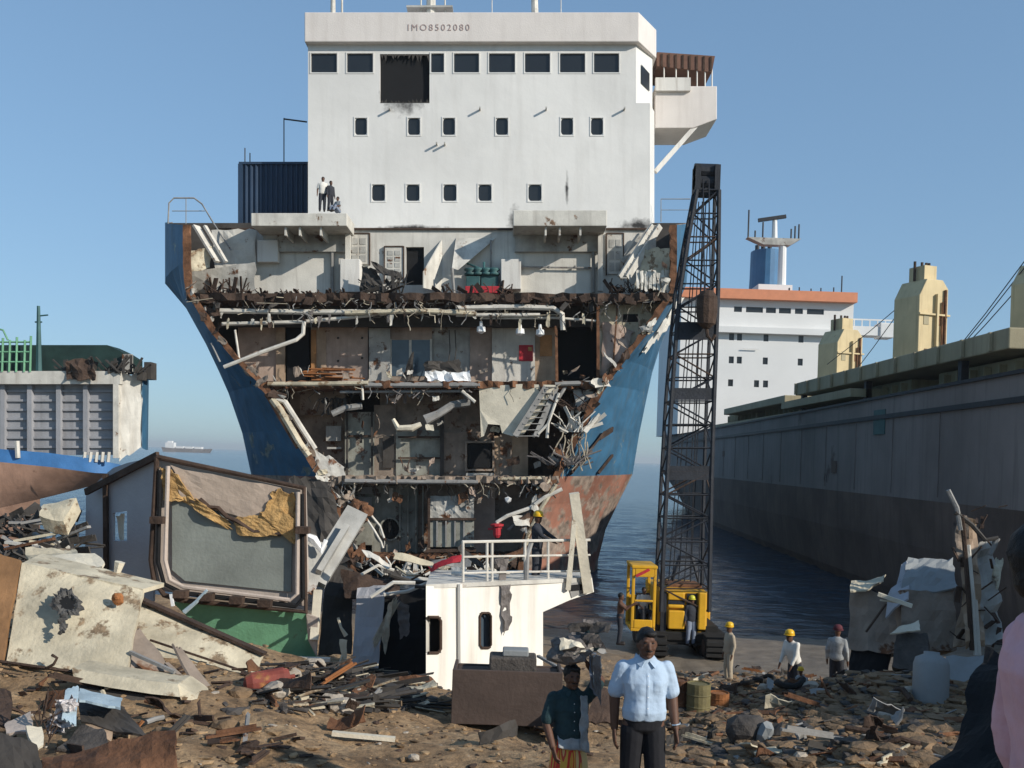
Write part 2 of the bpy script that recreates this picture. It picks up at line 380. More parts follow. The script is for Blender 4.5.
for rings, sgn, upm in ((RR, 1, 'hull_blue'), (LL, -1, 'hull_blue_dark')):
    mb = MB(); mb.loft([r[:8] for r in rings])
    hp = mb.build('hull_side', 'hull_blue' if sgn > 0 else 'hull_blue', ship)
    mb = MB(); mb.loft([r[7:] for r in rings]); mb.build('hull_bottom', 'hull_red', ship)
    # inside skin, set in from the outer plating
    mb = MB(); mb.loft([[p + Vector((-sgn * .22, .0, 0)) for p in r] for r in rings[:6]]); mb.build('inner_skin', 'grey_brown', ship)
    # ragged burnt edge of the shell plating
    rr = random.Random(11 + sgn); ed = []
    for p, q in zip(rings[0], rings[0][1:]):
        for k in range(6): ed.append(p.lerp(q, k / 6))
    mb = MB()
    rg = [[p + Vector((sgn * .04, -.05 + rr.uniform(-.09, .03), 0)) for p in ed], [p + Vector((sgn * .04, .22, 0)) for p in ed],
          [p + Vector((-sgn * .30, .22, 0)) for p in ed], [p + Vector((-sgn * (.24 + rr.uniform(0, .2)), -.05, 0)) for p in ed]]
    mb.loft(list(map(list, zip(*rg))), True, True); mb.build('cut_edge', 'rust', ship)
# stem closing at the far end and a dark bulkhead behind the open decks
def mid(r, i, t): return r[i]
t6 = 4
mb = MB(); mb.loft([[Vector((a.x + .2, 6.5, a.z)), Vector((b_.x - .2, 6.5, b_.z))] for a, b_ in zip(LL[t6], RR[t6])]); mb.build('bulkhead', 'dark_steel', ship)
mb = MB(); mb.loft([[LL[-1][i], RR[-1][i]] for i in range(len(ZL))]); mb.build('transom', 'hull_blue_dark', ship)
# decks: thick slabs with torn front edge
def deck(name, py, px0, px1, th, y0, y1, seed, m='rust_dark'):
    rr = random.Random(seed); n_ = 70; mb = MB(); A = sp(px0, py, 0); B = sp(px1, py, 0); top = []; bot = []
    for i in range(n_ + 1):
        t = i / n_; x = A.x + (B.x - A.x) * t; yo = y0 + rr.uniform(-.22, .18); dz = rr.uniform(-.07, .04)
        top.append((x, yo, A.z + dz)); bot.append((x, yo + rr.uniform(-.05, .2), A.z - th + dz - rr.uniform(0, .12)))
    tb = [(p[0], y1, A.z) for p in top]; bb = [(p[0], y1, A.z - th) for p in top]
    mb.loft([tb, top, bot, bb]); return mb.build(name, m, ship)
deck('deck', 293, 187, 674, .35, .0, 9, 1)
deck('deck', 381, 262, 606, .30, -.05, 8, 2, 'rust')
deck('deck', 476, 318, 559, .32, -.05, 8, 3, 'grey_brown')
deck('deck', 556, 348, 527, .30, .1, 8, 4, 'rust')
mb = MB(); mb.loft([[sp(214, 228, 3.2), sp(655, 228, 3.2)], [sp(214, 228, 3.2) + Vector((0, 12, .0)), sp(655, 228, 3.2) + Vector((0, 12, 0))]]); mb.build('deck', 'grey_paint', ship)

# bridge house -----------------------------------------------------------
BY = 6.0
def hx(px): return sp(px, 0, BY).x
def hz(py): return sp(0, py, BY).z
z0 = sp(0, 229, 3.2).z - .05
winU = [(311, 337), (347, 373), (431, 444), (454, 479), (489, 515), (525, 550), (560, 585), (594, 619)]
row2 = [361, 414, 449, 502, 567, 597]; row3 = [378.5, 413, 450, 485, 535]
hU = [(hx(a), hx(b_), hz(72.5), hz(53.5)) for a, b_ in winU]
hole = (hx(380), hx(429.5), hz(101), hz(54))
hL = [(hx(c - 6), hx(c + 6), hz(135), hz(118)) for c in row2] + [(hx(c - 6.5), hx(c + 6.5), hz(201), hz(184.5)) for c in row3]
z103 = hz(103)
mb = MB()
mb.wall(hx(308), hx(650), z0, z103, BY, hL, .18)
mb.wall(hx(308), hx(636), z103, hz(44), BY, hU + [(hole[0], hole[1], z103 + .0001, hole[3])], .22)
c1, c2 = Vector((hx(650), BY, 0)), Vector((hx(658), BY + 1.5, 0)); c3, c4 = Vector((hx(636), BY, 0)), Vector((hx(657), BY + 1.9, 0))
q = lambda p, z: (p.x, p.y, z)
mb.add([q(c1, z0), q(c2, z0), q(c2, z103), q(c1, z103)], [(0, 1, 2, 3)])
mb.add([q(c3, z103), q(c4, z103), q(c4, hz(44)), q(c3, hz(44))], [(0, 1, 2, 3)])
mb.add([q(c1, z103), q(c2, z103), q(c4, z103), q(c3, z103)], [(0, 1, 2, 3)])
mb.add([q(c2, z0), (c2.x, 17, z0), (c2.x, 17, z103), q(c2, z103)], [(0, 1, 2, 3)])
mb.add([q(c4, z103), (c4.x, 17, z103), (c4.x, 17, hz(44)), q(c4, hz(44))], [(0, 1, 2, 3)])
xl = hx(308)
mb.add([(xl, BY, z0), (xl, 17, z0), (xl, 17, hz(44)), (xl, BY, hz(44))], [(0, 1, 2, 3)])
mb.add([(xl, 17, z0), (c2.x, 17, z0), (c2.x, 17, hz(44)), (xl, 17, hz(44))], [(0, 1, 2, 3)])
def wt(px, py, r, r2): p = sp(px, py, BY); return (p.x, 0, p.z, r, r2)
mat('bridge_white', (.70, .675, .635), .55, var=.09, scale=.25, rust=.14, rscale=.5, rustc=(.44, .38, .31), streak=.32, bump=.45, bscale=.9,
    soot=[wt(403, 98, 2.6, 1.9), wt(515, 222, .9, 1.7), wt(640, 226, 2.6, .9), wt(410, 228, 4.5, .35), wt(567, 190, .22, 1.9)])
house = mb.build('bridge_house', 'bridge_white', ship)
mb = MB()
fp = [(hx(306), BY - .45), (hx(638), BY - .45), (hx(661), BY + 1.9), (hx(661), 17.3), (hx(306), 17.3)]
mb.prism([(x, y, hz(45)) for x, y in fp], (0, 0, hz(15.5) - hz(45))); mb.build('fascia', 'fascia', house, bevel=.05)
for (a, b_, c, d) in hU + hL:
    w = MB(); w.box(a - .01, b_ + .01, BY + .10, BY + .16, c - .01, d + .01); w.m = 1
    f = .07
    w.box(a - f, a, BY - .03, BY + .06, c - f, d + f); w.box(b_, b_ + f, BY - .03, BY + .06, c - f, d + f)
    w.box(a, b_, BY - .028, BY + .05, d, d + f); w.box(a, b_, BY - .028, BY + .05, c - f, c)
    cn_ = .19 if d - c < 1.05 and b_ - a < 1.0 else .09
    for (xx, sx) in ((a, 1), (b_, -1)):
        for (zz, sz) in ((c, 1), (d, -1)): w.add([(xx, BY + .04, zz), (xx + sx * cn_, BY + .04, zz), (xx + sx * cn_ * .3, BY + .04, zz + sz * cn_ * .3), (xx, BY + .04, zz + sz * cn_)], [(0, 1, 2, 3)])
    w.build('window', ['glass_dark', 'bridge_white'], house)
w = MB(); a, b_ = c3.lerp(c4, .28), c3.lerp(c4, .78); nv = Vector((.09, -.1, 0))
w.add([q(a + nv * .4, hz(80)), q(b_ + nv * .4, hz(82)), q(b_ + nv * .4, hz(64)), q(a + nv * .4, hz(61))], [(0, 1, 2, 3)]); w.build('window', 'glass_dark', house)
# burnt-out opening in the bridge front
w = MB(); w.box(hole[0] + .02, hole[1] - .02, BY + .23, BY + 2.4, hole[2] - .05, hole[3]); w.build('burnt_room', 'black_void', house)
w = MB(); rr = random.Random(5)
for i in range(14):
    x = hole[0] + (hole[1] - hole[0]) * (i + .5) / 14; L = rr.uniform(.05, .5)
    w.add([(x - .1, BY + .02, hole[3]), (x + .1, BY + .02, hole[3]), (x + rr.uniform(-.1, .1), BY - .05, hole[3] - L)], [(0, 1, 2)])
    w.add([(x - .1, BY - .015, z103), (x + .1, BY - .015, z103), (x + rr.uniform(-.1, .1), BY - .02, z103 + L * .5)], [(0, 1, 2)])
w.build('torn_edge', 'dark_steel', house)['kind'] = 'stuff'
# small brackets that throw the slanting shadows
for px, py in ((390, 110), (480, 110), (546, 110), (624, 110), (437, 145), (300 + 145, 145), (352, 42), (433, 42), (537, 42)):
    w = MB(); p = sp(px, py, BY); w.box(p.x - .04, p.x + .04, BY - .42, BY, p.z - .05, p.z + .05); w.build('bracket', 'grey_paint', house)
# painted number on the fascia
cu = bpy.data.curves.new('number_curve', 'FONT'); cu.body = 'IMO8502080'; cu.size = .52; cu.align_x = 'CENTER'; cu.extrude = .006; cu.space_character = 1.35
to = bpy.data.objects.new('number_tmp', cu); col.objects.link(to)
me = bpy.data.meshes.new_from_object(to.evaluated_get(bpy.context.evaluated_depsgraph_get())); bpy.data.objects.remove(to)
me.materials.clear(); me.materials.append(mat('number_paint', (.36, .27, .25), .7, var=.1, bump=0))
o = bpy.data.objects.new('painted_number', me); col.objects.link(o); o.parent = house; p = sp(438.5, 30.5, BY - .465); o.location = (p.x, BY - .465, p.z); o.rotation_euler = (pi / 2, 0, 0)
# bridge wing with brown awning and strut
wg = MB(); WY = 9.5
def wx(px): return sp(px, 0, WY).x
def wz(py): return sp(0, py, WY).z
wg.prism([(wx(655), WY, wz(128)), (wx(693), WY, wz(128)), (wx(717), WY, wz(119)), (wx(717), WY, wz(86)), (wx(655), WY, wz(86))], (0, 3.4, 0))
wing = wg.build('bridge_wing', 'fascia', ship, bevel=.04)
w = MB(); w.box(wx(655), wx(690), WY - .25, WY - .003, wz(92), wz(79)); w.build('wing_coaming', 'white_paint', wing)
w = MB(); w.beam(sp(700, 121, WY + .3), sp(655, 172, WY - .2), .28, .28); w.build('strut', 'white_paint', wing)
w = MB()
w.prism([(wx(657), WY, wz(66)), (wx(657), WY, wz(52)), (wx(715), WY, wz(56)), (wx(712), WY, wz(72))], (0, 3.2, 0)); w.build('awning', 'brown_canvas', wing)
for px in (664, 676, 688, 697, 705, 712):
    w = MB(); p = sp(px, 86, WY + .1); w.tube([(p.x, WY + .1, wz(86)), (p.x, WY + .1, wz(66))], .045, 5); w.build('awning_post', 'white_paint', wing)
for px in range(661, 713, 7):
    w = MB(); w.box(wx(px), wx(px + 1.6), WY - .06, WY - .004, wz(67 + (px - 661) * .08), wz(54 + (px - 661) * .06)); w.build('awning_rib', 'rust_dark', wing)
# masts and aerials on the bridge roof
for (px, top, r) in ((333, -25, .16), (342, -12, .07), (431, -30, .3), (421, -10, .05), (445, -14, .05), (535, -22, .22), (492, -8, .03), (561, -8, .03)):
    w = MB(); a = sp(px, 17, 9); b_ = sp(px - 1 if px == 535 else px, top, 9); w.tube([a, a.lerp(b_, .5), b_], [r, r * .9, r * .75], 8); w.build('mast', 'pipe_white', house)
w = MB(); p = sp(430, 9, 9); w.box(p.x - 1.4, p.x + 1.4, 8.6, 9.4, p.z - .06, p.z + .05); w.build('mast_platform', 'grey_paint', house)

# dark blue ribbed container on the left of the bridge --------------------
mb = MB(); CY = 8.0; a = sp(240, 228, CY); b_ = sp(311, 164, CY); xs = np.linspace(a.x, b_.x, 57)
prof = [(x, CY + (.12 if (i // 2) % 2 else 0)) for i, x in enumerate(xs)]
mb.loft([[(x, y, a.z) for x, y in prof], [(x, y, b_.z) for x, y in prof]])
mb.box(a.x, b_.x, CY + .15, CY + 2.6, a.z, b_.z - .02)
cont = mb.build('container', 'container_blue', ship)
w = MB(); w.box(a.x - .06, b_.x + .02, CY - .06, CY + 2.7, b_.z - .02, b_.z + .12); w.box(a.x - .1, a.x + .16, CY - .08, CY + .1, a.z, b_.z); w.build('container_frame', 'container_blue', cont)
for px, h in ((245, 148), (250, 153), (284, 118)):
    w = MB(); w.tube([sp(px, 166, CY + .5), sp(px, h, CY + .5)], .035, 5)
    if px == 284: w.tube([sp(284, 119, CY + .5), sp(307, 122, CY + .5)], .05, 5)
    w.build('aerial', 'dark_steel', cont)

# upper deck tier: white wall behind two open shelters ---------------------
TY = 3.2
def tx(px): return sp(px, 0, TY).x
def tz(py): return sp(0, py, TY).z
mb = MB(); doorh = (tx(406), tx(424), tz(285), tz(247))
mb.wall(tx(232), tx(656), tz(296), tz(228), TY, [doorh], .3)
mb.box(tx(232), tx(656), TY + .32, TY + .4, tz(296), tz(229))
tier = mb.build('deckhouse_wall', mat('tier_white', (.60, .57, .51), .6, var=.18, scale=.6, streak=True, rust=.2, rscale=1.0, rustc=(.2, .13, .08)), ship)
w = MB(); w.box(doorh[0] + .01, doorh[1] - .01, TY + .22, TY + .3, doorh[2], doorh[3]); w.build('doorway', 'black_void', tier)
w = MB(); w.beam(sp(232, 229, TY - .08), sp(516, 229, TY - .08), .14, .10); w.beam(sp(606, 229, TY - .08), sp(655, 229, TY - .08), .14, .10); w.build('deck_rim', 'rust_dark', tier)
for k, (pa, pb, ptop) in enumerate(((251, 347, 213), (513, 607, 210))):
    s_ = MB(); a = sp(pa, 226, .7); b_ = sp(pb, ptop, .7); s_.box(a.x, b_.x, .7, TY - .003, a.z, b_.z)
    roof = s_.build('shelter_roof', 'white_dirty', ship, bevel=.04)
    for fx in (.35, .5, .72):
        w = MB(); x = a.x + (b_.x - a.x) * fx; w.box(x - .05, x + .05, .9, TY - .02, a.z - .45, a.z - .003); w.build('roof_beam', 'white_dirty', roof)
    w = MB(); w.box(a.x + .1, b_.x - .1, TY - .35, TY - .01, a.z - .9, a.z - .003); w.build('roof_girder', 'grey_paint', roof)
    w = MB(); x = sp(pb - 4, 0, 1.0).x; w.box(x - .13, x + .13, 2.5, 2.75, tz(293), a.z - .003); w.build('post', 'white_dirty', roof)
    w = MB(); x = sp(pb - 14, 0, TY).x; w.tube([(x, TY - .2, tz(293)), (x, TY - .2, tz(232))], .10, 7); w.build('drain_pipe', 'pipe_grey', roof)
w = MB(); w.tube([sp(517, 267, TY - .2), sp(604, 268, TY - .2)], .05, 6)
for px in (523, 549, 575, 599): p = sp(px, 267, TY - .2); w.ico(p, .10, 1, 0)
w.build('handrail', 'pipe_grey', tier)
def louvre(px0, px1, py0, py1, n_, y=TY - .12, slots=True):
    f = MB(); a = sp(px0, py1, y); b_ = sp(px1, py0, y); f.box(a.x, b_.x, y, TY - .004, a.z, b_.z); o = f.build('door', 'white_dirty', tier)
    k = MB(); wd = (b_.x - a.x)
    for i in range(2):
        for j in range(n_):
            x0_ = a.x + wd * (.14 + .40 * i); zc = a.z + (b_.z - a.z) * (.08 + .86 * j / n_); k.box(x0_, x0_ + wd * .3, y - .025, y - .003, zc, zc + (b_.z - a.z) * .62 / n_)
    k.build('door_panel', 'grey_paint', o)
    k = MB()
    for xx in (a.x - .06, b_.x): k.box(xx, xx + .06, y - .05, TY - .004, a.z - .05, b_.z + .05)
    k.box(a.x, b_.x, y - .05, TY - .006, b_.z, b_.z + .06); k.build('door_frame', 'rust_dark', o); return o
louvre(349, 369, 234, 264, 3); louvre(385, 403, 247, 282, 5); louvre(607, 623, 234, 274, 3)
for (a_, b2, c_, d_, m_, nm, dep) in ((257, 278, 240, 262, 'white_paint', 'locker', .5), (340, 360, 259, 292, 'white_paint', 'locker', .9), (501, 521, 259, 289, 'white_paint', 'locker', 1.0),
        (466, 480, 276, 291, 'teal_paint', 'winch_housing', .9), (481, 498, 272, 291, 'teal_paint', 'winch_housing', .8), (465, 500, 286, 293, 'red_paint', 'winch_base', 1.1)):
    part(nm, m_, a_, b2, c_, d_, TY - dep, TY - .01, bevel=.03)
w = MB(); 
for px in (470, 478, 486, 494): p = sp(px, 272, TY - .7); w.lathe([(.28, -.2), (.34, -.1), (.2, 0), (.34, .1), (.28, .2)], p, 10)
w.tube([sp(464, 262, TY - .7), sp(498, 276, TY - .7)], .06, 6); w.tube([sp(484, 262, TY - .7), sp(484, 285, TY - .7)], .07, 6); w.build('winch_drum', 'teal_paint', ship, smooth=True)
# bracket plates standing out from the wall
w = MB(); w.prism([sp(441, 240, TY - .01), sp(441, 292, TY - .01), (sp(425, 292, TY).x, TY - 1.3, tz(292)), (sp(425, 292, TY).x, TY - 1.3, tz(276))], (.06, 0, 0)); w.build('bracket_plate', 'white_dirty', ship)
w = MB(); w.prism([sp(456, 238, TY - .02), sp(496, 238, TY - .02), sp(458, 270, TY - 1.2), sp(452, 268, TY - 1.2)], (0, .05, 0)); w.build('bracket_plate', 'white_dirty', ship)
w = MB(); w.tube([sp(452, 268, TY - 1.2), sp(454, 293, TY - 1.2)], .09, 7); w.tube([sp(491, 240, TY - .3), sp(491, 290, TY - .3)], .06, 7); w.build('pipe', 'pipe_grey', ship)
# rags and dark wreckage on the deck edge
def heap(name, px0, px1, py, y, h, n_, m_, seed, parent=None):
    rr = random.Random(seed); mb = MB()
    for i in range(n_):
        p = sp(rr.uniform(px0, px1), py, y + rr.uniform(-.5, .5)); L = rr.uniform(.2, 1.0) * h; a = rr.uniform(-1.3, 1.3)
        qv = p + Vector((sin(a) * L, rr.uniform(-.3, .3), abs(cos(a)) * L))
        if rr.random() < .5: mb.beam(p, qv, rr.uniform(.05, .3), rr.uniform(.02, .06), (rr.random(), rr.random(), rr.random()))
        else: mb.tube([p, p.lerp(qv, .5) + Vector((rr.uniform(-.1, .1), 0, rr.uniform(-.05, .15))), qv], rr.uniform(.015, .05), 5)
    o = mb.build(name, m_, parent or ship); o['kind'] = 'stuff'; return o
heap('wreckage', 360, 402, 293, 1.4, 1.3, 34, 'dark_steel', 21); heap('wreckage', 205, 250, 293, 1.6, .9, 46, 'rust_dark', 22)
heap('wreckage', 440, 515, 293, 1.2, .7, 30, 'rust_dark', 23); heap('wreckage', 608, 640, 293, 1.4, .9, 26, 'rust_dark', 24); heap('wreckage', 255, 345, 294, .9, .3, 40, 'rust_dark', 25)
heap('wreckage', 640, 676, 293, .8, .8, 26, 'rust_dark', 26)
w = MB(); w.crumple(sp(362, 266, 1.6), sp(376, 270, 1.4), sp(386, 292, 1.2), sp(360, 292, 1.5), 6, 6, .35, .03, .3, 3, 1.5); w.build('torn_sheet', 'dark_steel', ship)
w = MB(); w.crumple(sp(372, 262, 1.3), sp(402, 274, 1.3), sp(400, 280, 1.2), sp(376, 272, 1.2), 6, 3, .2, .03, .3, 4, 1.5); w.build('torn_sheet', 'dark_steel', ship)
# left end: torn white plates, wall and leaning ladder
w = MB(); w.crumple(sp(188, 250, .3), sp(212, 247, .8), sp(210, 268, .8), sp(186, 272, .3), 6, 5, .15, .04, .3, 5); w.build('torn_plate', 'cream_plate', ship)
w = MB(); w.crumple(sp(186, 272, 2.2), sp(256, 262, 2.2), sp(256, 293, 2.2), sp(188, 293, 2.2), 8, 4, .15, .04, .2, 6); w.build('torn_plate', 'grey_paint', ship)
w = MB(); w.crumple(sp(212, 231, 2.7), sp(256, 229, 2.7), sp(256, 270, 2.7), sp(216, 270, 2.7), 8, 6, .12, .04, .2, 7); w.build('torn_plate', 'white_dirty', ship)
w = MB()
for dx in (0, 9):
    w.beam(sp(196 + dx, 226, 1.2), sp(218 + dx * .9, 262, .6), .5 if dx == 0 else .22, .12)
w.build('fallen_ladder', 'pipe_white', ship)
w = MB(); w.tube([sp(168, 224, 4), sp(169, 203, 4), sp(174, 198, 4), sp(194, 198, 4), sp(202, 204, 4), sp(214, 224, 3), sp(231, 250, 2)], .045, 6); w.tube([sp(172, 211, 4), sp(205, 211, 4)], .025, 5); w.tube([sp(186, 224, 4), sp(186, 199, 4)], .025, 5); w.build('railing', 'pipe_grey', ship)
w = MB(); w.tube([sp(661, 222, 6), sp(661, 199, 6), sp(690, 199, 6)], .03, 6); w.tube([sp(661, 210, 6), sp(690, 210, 6)], .02, 5); w.build('railing', 'pipe_grey', ship)
# right end: leaning gangway, white torn bulwark plating
w = MB()
for dx in (0, 7): w.beam(sp(653 + dx, 226, 2.0), sp(620 + dx, 278, .5), .14, .34)
for i in range(12):
    t = i / 11; a = sp(653, 226, 2.0).lerp(sp(620, 278, .5), t); b_ = sp(660, 226, 2.0).lerp(sp(627, 278, .5), t); w.beam(a, b_, .12, .05)
w.build('gangway', 'white_dirty', ship)
w = MB(); w.beam(sp(640, 236, 2.9), sp(622, 262, 2.8), .1, .2); w.beam(sp(648, 228, 2.9), sp(630, 252, 2.9), .06, .08); w.build('ladder_rail', 'grey_paint', ship)
w = MB(); w.crumple(sp(646, 250, 1.3), sp(676, 248, .5), sp(676, 290, .3), sp(634, 292, .9), 8, 6, .14, .04, .25, 9); w.build('torn_plate', 'cream_plate', ship)
w = MB()
for i in range(9): p = sp(636 + i * 4.2, 270 + (i % 3), .25); w.crumple(p, p + Vector((.18, 0, 0)), p + Vector((.16, -.05, -1.0)), p + Vector((0, -.05, -1.0)), 2, 5, .1, .02, .3, i, 2)
w.build('hanging_rags', 'pipe_white', ship)['kind'] = 'stuff'
# ------------------------------------------------------------------ open decks of the cut ship
def panel(m_, px0, px1, py0, py1, y, th=.10, name='wall_panel', bevel=0): return part(name, m_, px0, px1, py0, py1, y, y + th, bevel=bevel)
def pipe(m_, pts, r, name='pipe', n_=7):
    w = MB(); w.tube([sp(*p) for p in pts], r, n_); return w.build(name, m_, ship, smooth=False)
# band of services under the top deck
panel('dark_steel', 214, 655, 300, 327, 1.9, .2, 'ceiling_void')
pipe('pipe_white', [(220, 311, .3), (300, 312, .35), (360, 312, .35), (440, 311, .3)], .14)
pipe('pipe_white', [(222, 324, .5), (300, 322, .5), (345, 318, .4), (400, 312, .3), (475, 311, .25)], .10)
pipe('cream_plate', [(345, 313, .15), (420, 311, .1), (476, 314, .2)], .13)
pipe('pipe_white', [(456, 308, .2), (520, 307, .2), (553, 308, .2), (562, 314, .2), (563, 330, .3)], .15)
pipe('pipe_white', [(456, 315, .3), (540, 315, .3)], .10); pipe('pipe_white', [(480, 318, .5), (556, 318, .5), (596, 321, .4)], .07)
pipe('pipe_grey', [(205, 306, .4), (206, 316, .3), (214, 330, .2), (232, 352, .2)], .09); pipe('pipe_grey', [(232, 352, .2), (246, 372, .2)], .08)
pipe('pipe_white', [(304, 322, .3), (303, 334, .2), (296, 340, .1), (262, 352, .0), (224, 367, .0)], .11, 'broken_pipe')
pipe('pipe_grey', [(211, 343, .1), (220, 362, .0)], .05); pipe('pipe_white', [(235, 330, .2), (240, 364, .1)], .06)
rr = random.Random(31)
for i in range(26):
    px = rr.uniform(215, 600); L = rr.uniform(4, 13); w = MB(); p = sp(px, 312 + rr.uniform(-4, 8), .15); z = L * .052
    w.crumple(p, p + Vector((rr.uniform(.06, .25), 0, 0)), p + Vector((rr.uniform(.02, .2), .05, -z)), p + Vector((0, .05, -z)), 2, 3, .08, .02, .4, i, 2)
    w.build('torn_lagging', rr.choice(['pipe_white', 'rag_grey', 'rust_dark', 'cream_plate']), ship)
heap('hanging_wires', 205, 600, 303, .3, -.6, 60, 'dark_steel', 33)
w = MB()
for i in range(90):
    p = sp(rr.uniform(195, 665), rr.uniform(296, 303), rr.uniform(-.1, .5)); L = rr.uniform(.1, .5)
    w.obox(p, (rr.uniform(.05, .3), 0, rr.uniform(-.08, .08)), (0, .06, 0), (rr.uniform(-.1, .1), 0, L * .4))
w.build('torn_edge', 'rust_dark', ship)['kind'] = 'stuff'

# accommodation deck (cabins)
B = 2.9
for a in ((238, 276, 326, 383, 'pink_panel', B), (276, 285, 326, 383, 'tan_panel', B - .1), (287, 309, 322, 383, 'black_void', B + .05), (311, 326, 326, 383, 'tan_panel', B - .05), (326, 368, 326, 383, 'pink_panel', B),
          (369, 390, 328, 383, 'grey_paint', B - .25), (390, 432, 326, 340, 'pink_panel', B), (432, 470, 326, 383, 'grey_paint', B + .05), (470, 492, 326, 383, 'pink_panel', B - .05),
          (492, 535, 328, 383, 'white_dirty', B - .2), (535, 557, 326, 383, 'tan_panel', B - .05), (558, 596, 320, 383, 'black_void', B + .3)):  # last near-black panel paints the darkness of an open room
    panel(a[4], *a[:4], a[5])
for a in ((391, 431, 340, 376), ):
    w = MB(); pbox(w, *a, B - .03, B + .05); win = w.build('window', 'glass_blue', ship)
    w = MB(); pbox(w, 389.5, 391.5, 339, 377, B - .12, B); pbox(w, 409, 411.5, 340, 376, B - .12, B - .04); pbox(w, 430, 432, 339, 377, B - .12, B); w.build('window_frame', 'pipe_white', win)
panel('grey_brown', 390, 432, 376, 383, B)
panel('red_paint', 519, 533, 345, 361, B - .27, .05, 'notice_board'); 
w = MB(); pbox(w, 528, 532, 347, 351, B - .29, B - .275); w.build('notice', 'foam_orange', ship)
panel('orange_panel', 311, 316, 330, 380, B - .15); panel('orange_panel', 540, 552, 335, 356, B - .12); panel('pink_panel', 340, 350, 352, 356, B - .05, .05, 'panel_patch')
for px, py in ((338, 338), (338, 361), (362, 338), (362, 358)):
    w = MB(); p = sp(px, py, B - .03); w.ico(p, .07, 1, .1, 0); w.build('bolt', 'dark_steel', ship)
w = MB(); rr = random.Random(41)
for i in range(16): a = sp(rr.uniform(300, 330), 380 - i * .8, rr.uniform(.6, 2.2)); w.beam(a, a + Vector((rr.uniform(1.4, 2.3), rr.uniform(-.5, .5), rr.uniform(-.1, .12))), rr.uniform(.15, .4), .05)
w.build('plank_pile', 'rust_orange', ship)
w = MB(); w.crumple(sp(425, 372, .6), sp(470, 372, .6), sp(472, 382, .3), sp(428, 383, .3), 12, 4, .35, .02, .3, 5, 2.5); w.build('crumpled_foil', 'cloth_white', ship)
for k, pts in enumerate(([(400, 383, 1.5), (412, 352, 1.5), (414, 352, 1.5), (412, 383, 1.4)], [(428, 366, 1.6), (458, 358, 1.6), (468, 382, 1.4), (462, 383, 1.4)], [(424, 362, 1.8), (446, 362, 1.8), (446, 371, 1.6), (424, 371, 1.6)])):
    w = MB(); w.crumple(*[sp(*p) for p in pts], 5, 5, .3, .04, .2, k + 50, 1.5); w.build('wrecked_fitting', 'dark_steel', ship)
for px in (449, 455): w = MB(); w.tube([sp(px, 330, 2), sp(px + 1, 350, 2), sp(px - 1, 366, 1.8)], .03, 5); w.build('cable', 'dark_steel', ship)
for px, py in ((481, 328), (520, 330), (540, 331)): w = MB(); w.lathe([(.08, .35), (.1, .1), (.22, .05), (.24, -.2), (.05, -.3)], sp(px, py, .7), 9); w.build('ceiling_lamp', 'cloth_white', ship)
# lit slanting bulkhead at the starboard side
w = MB(); w.prism([sp(597, 297, 1.2), sp(672, 297, 1.2), sp(640, 345, .8), sp(612, 378, .6), sp(600, 383, .6)], (0, .1, 0)); sb = w.build('side_bulkhead', 'cream_plate', ship)
w = MB(); pbox(w, 623, 638, 314, 322, 1.0, 1.3); w.build('vent_opening', 'black_void', sb)
w = MB(); w.crumple(sp(602, 322, .9), sp(634, 330, .8), sp(622, 362, .3), sp(602, 376, .5), 6, 6, .2, .03, .35, 61); w.build('torn_plate', 'pink_panel', ship)
w = MB(); w.beam(sp(598, 297, .4), sp(598, 384, .4), .16, .25); w.beam(sp(556, 326, .4), sp(557, 384, .4), .14, .2); w.beam(sp(618, 297, .6), sp(612, 380, .2), .08, .12); w.build('frame_post', 'rust', ship)
# deck edge pipes
pipe('cream_plate', [(268, 384, -.15), (320, 384, -.2), (368, 383, -.2)], .12); pipe('pipe_grey', [(365, 385, -.1), (480, 385, -.1)], .14); pipe('pipe_grey', [(340, 392, .2), (470, 391, .2)], .07)
pipe('pipe_grey', [(555, 384, 0), (590, 383, 0), (600, 388, 0)], .13); pipe('pipe_white', [(362, 380, 0), (363, 400, -.1)], .06); pipe('pipe_white', [(462, 391, 0), (475, 402, -.1)], .09)

# machinery deck
C = 2.6
for a in ((290, 346, 388, 478, 'grey_brown', C + .6), (300, 345, 388, 415, 'grey_brown', C), (345, 374, 412, 478, 'grey_green', C - .2), (374, 396, 405, 478, 'grey_brown', C), (396, 442, 430, 478, 'grey_green', C - .1), (380, 470, 388, 432, 'grey_brown', C + .3),
          (442, 468, 432, 478, 'grey_brown', C - .15), (494, 528, 436, 478, 'tan_panel', C - .3), (440, 478, 395, 432, 'grey_brown', C + .1), (466, 494, 388, 442, 'grey_brown', C), (528, 580, 388, 478, 'rust_dark', C + .5), (500, 512, 434, 478, 'grey_brown', C - .36)):
    panel(a[4], *a[:4], a[5])
def hole_frame(px0, px1, py0, py1, y, name='opening'):
    w = MB(); pbox(w, px0, px1, py0, py1, y - .05, y + .5); o = w.build(name, 'black_void', ship, bevel=.12)
    w = MB(); pbox(w, px0 - 2, px1 + 2, py0 - 2, py0, y - .12, y + .1); pbox(w, px0 - 2, px1 + 2, py1, py1 + 2, y - .12, y + .1); pbox(w, px0 - 2, px0, py0, py1, y - .12, y + .1); pbox(w, px1, px1 + 2, py0, py1, y - .12, y + .1)
    w.build('opening_frame', 'grey_brown', o)
hole_frame(467, 492.5, 443, 469, C - .35); panel('grey_paint', 466, 494, 473, 480, C - .4)
panel('dark_steel', 383, 394, 436, 468, C - .15, .05, 'doorway'); panel('grey_paint', 326, 341, 426, 441, C + .1, .1, 'junction_box'); panel('grey_paint', 327, 341, 447, 449, C - .1)
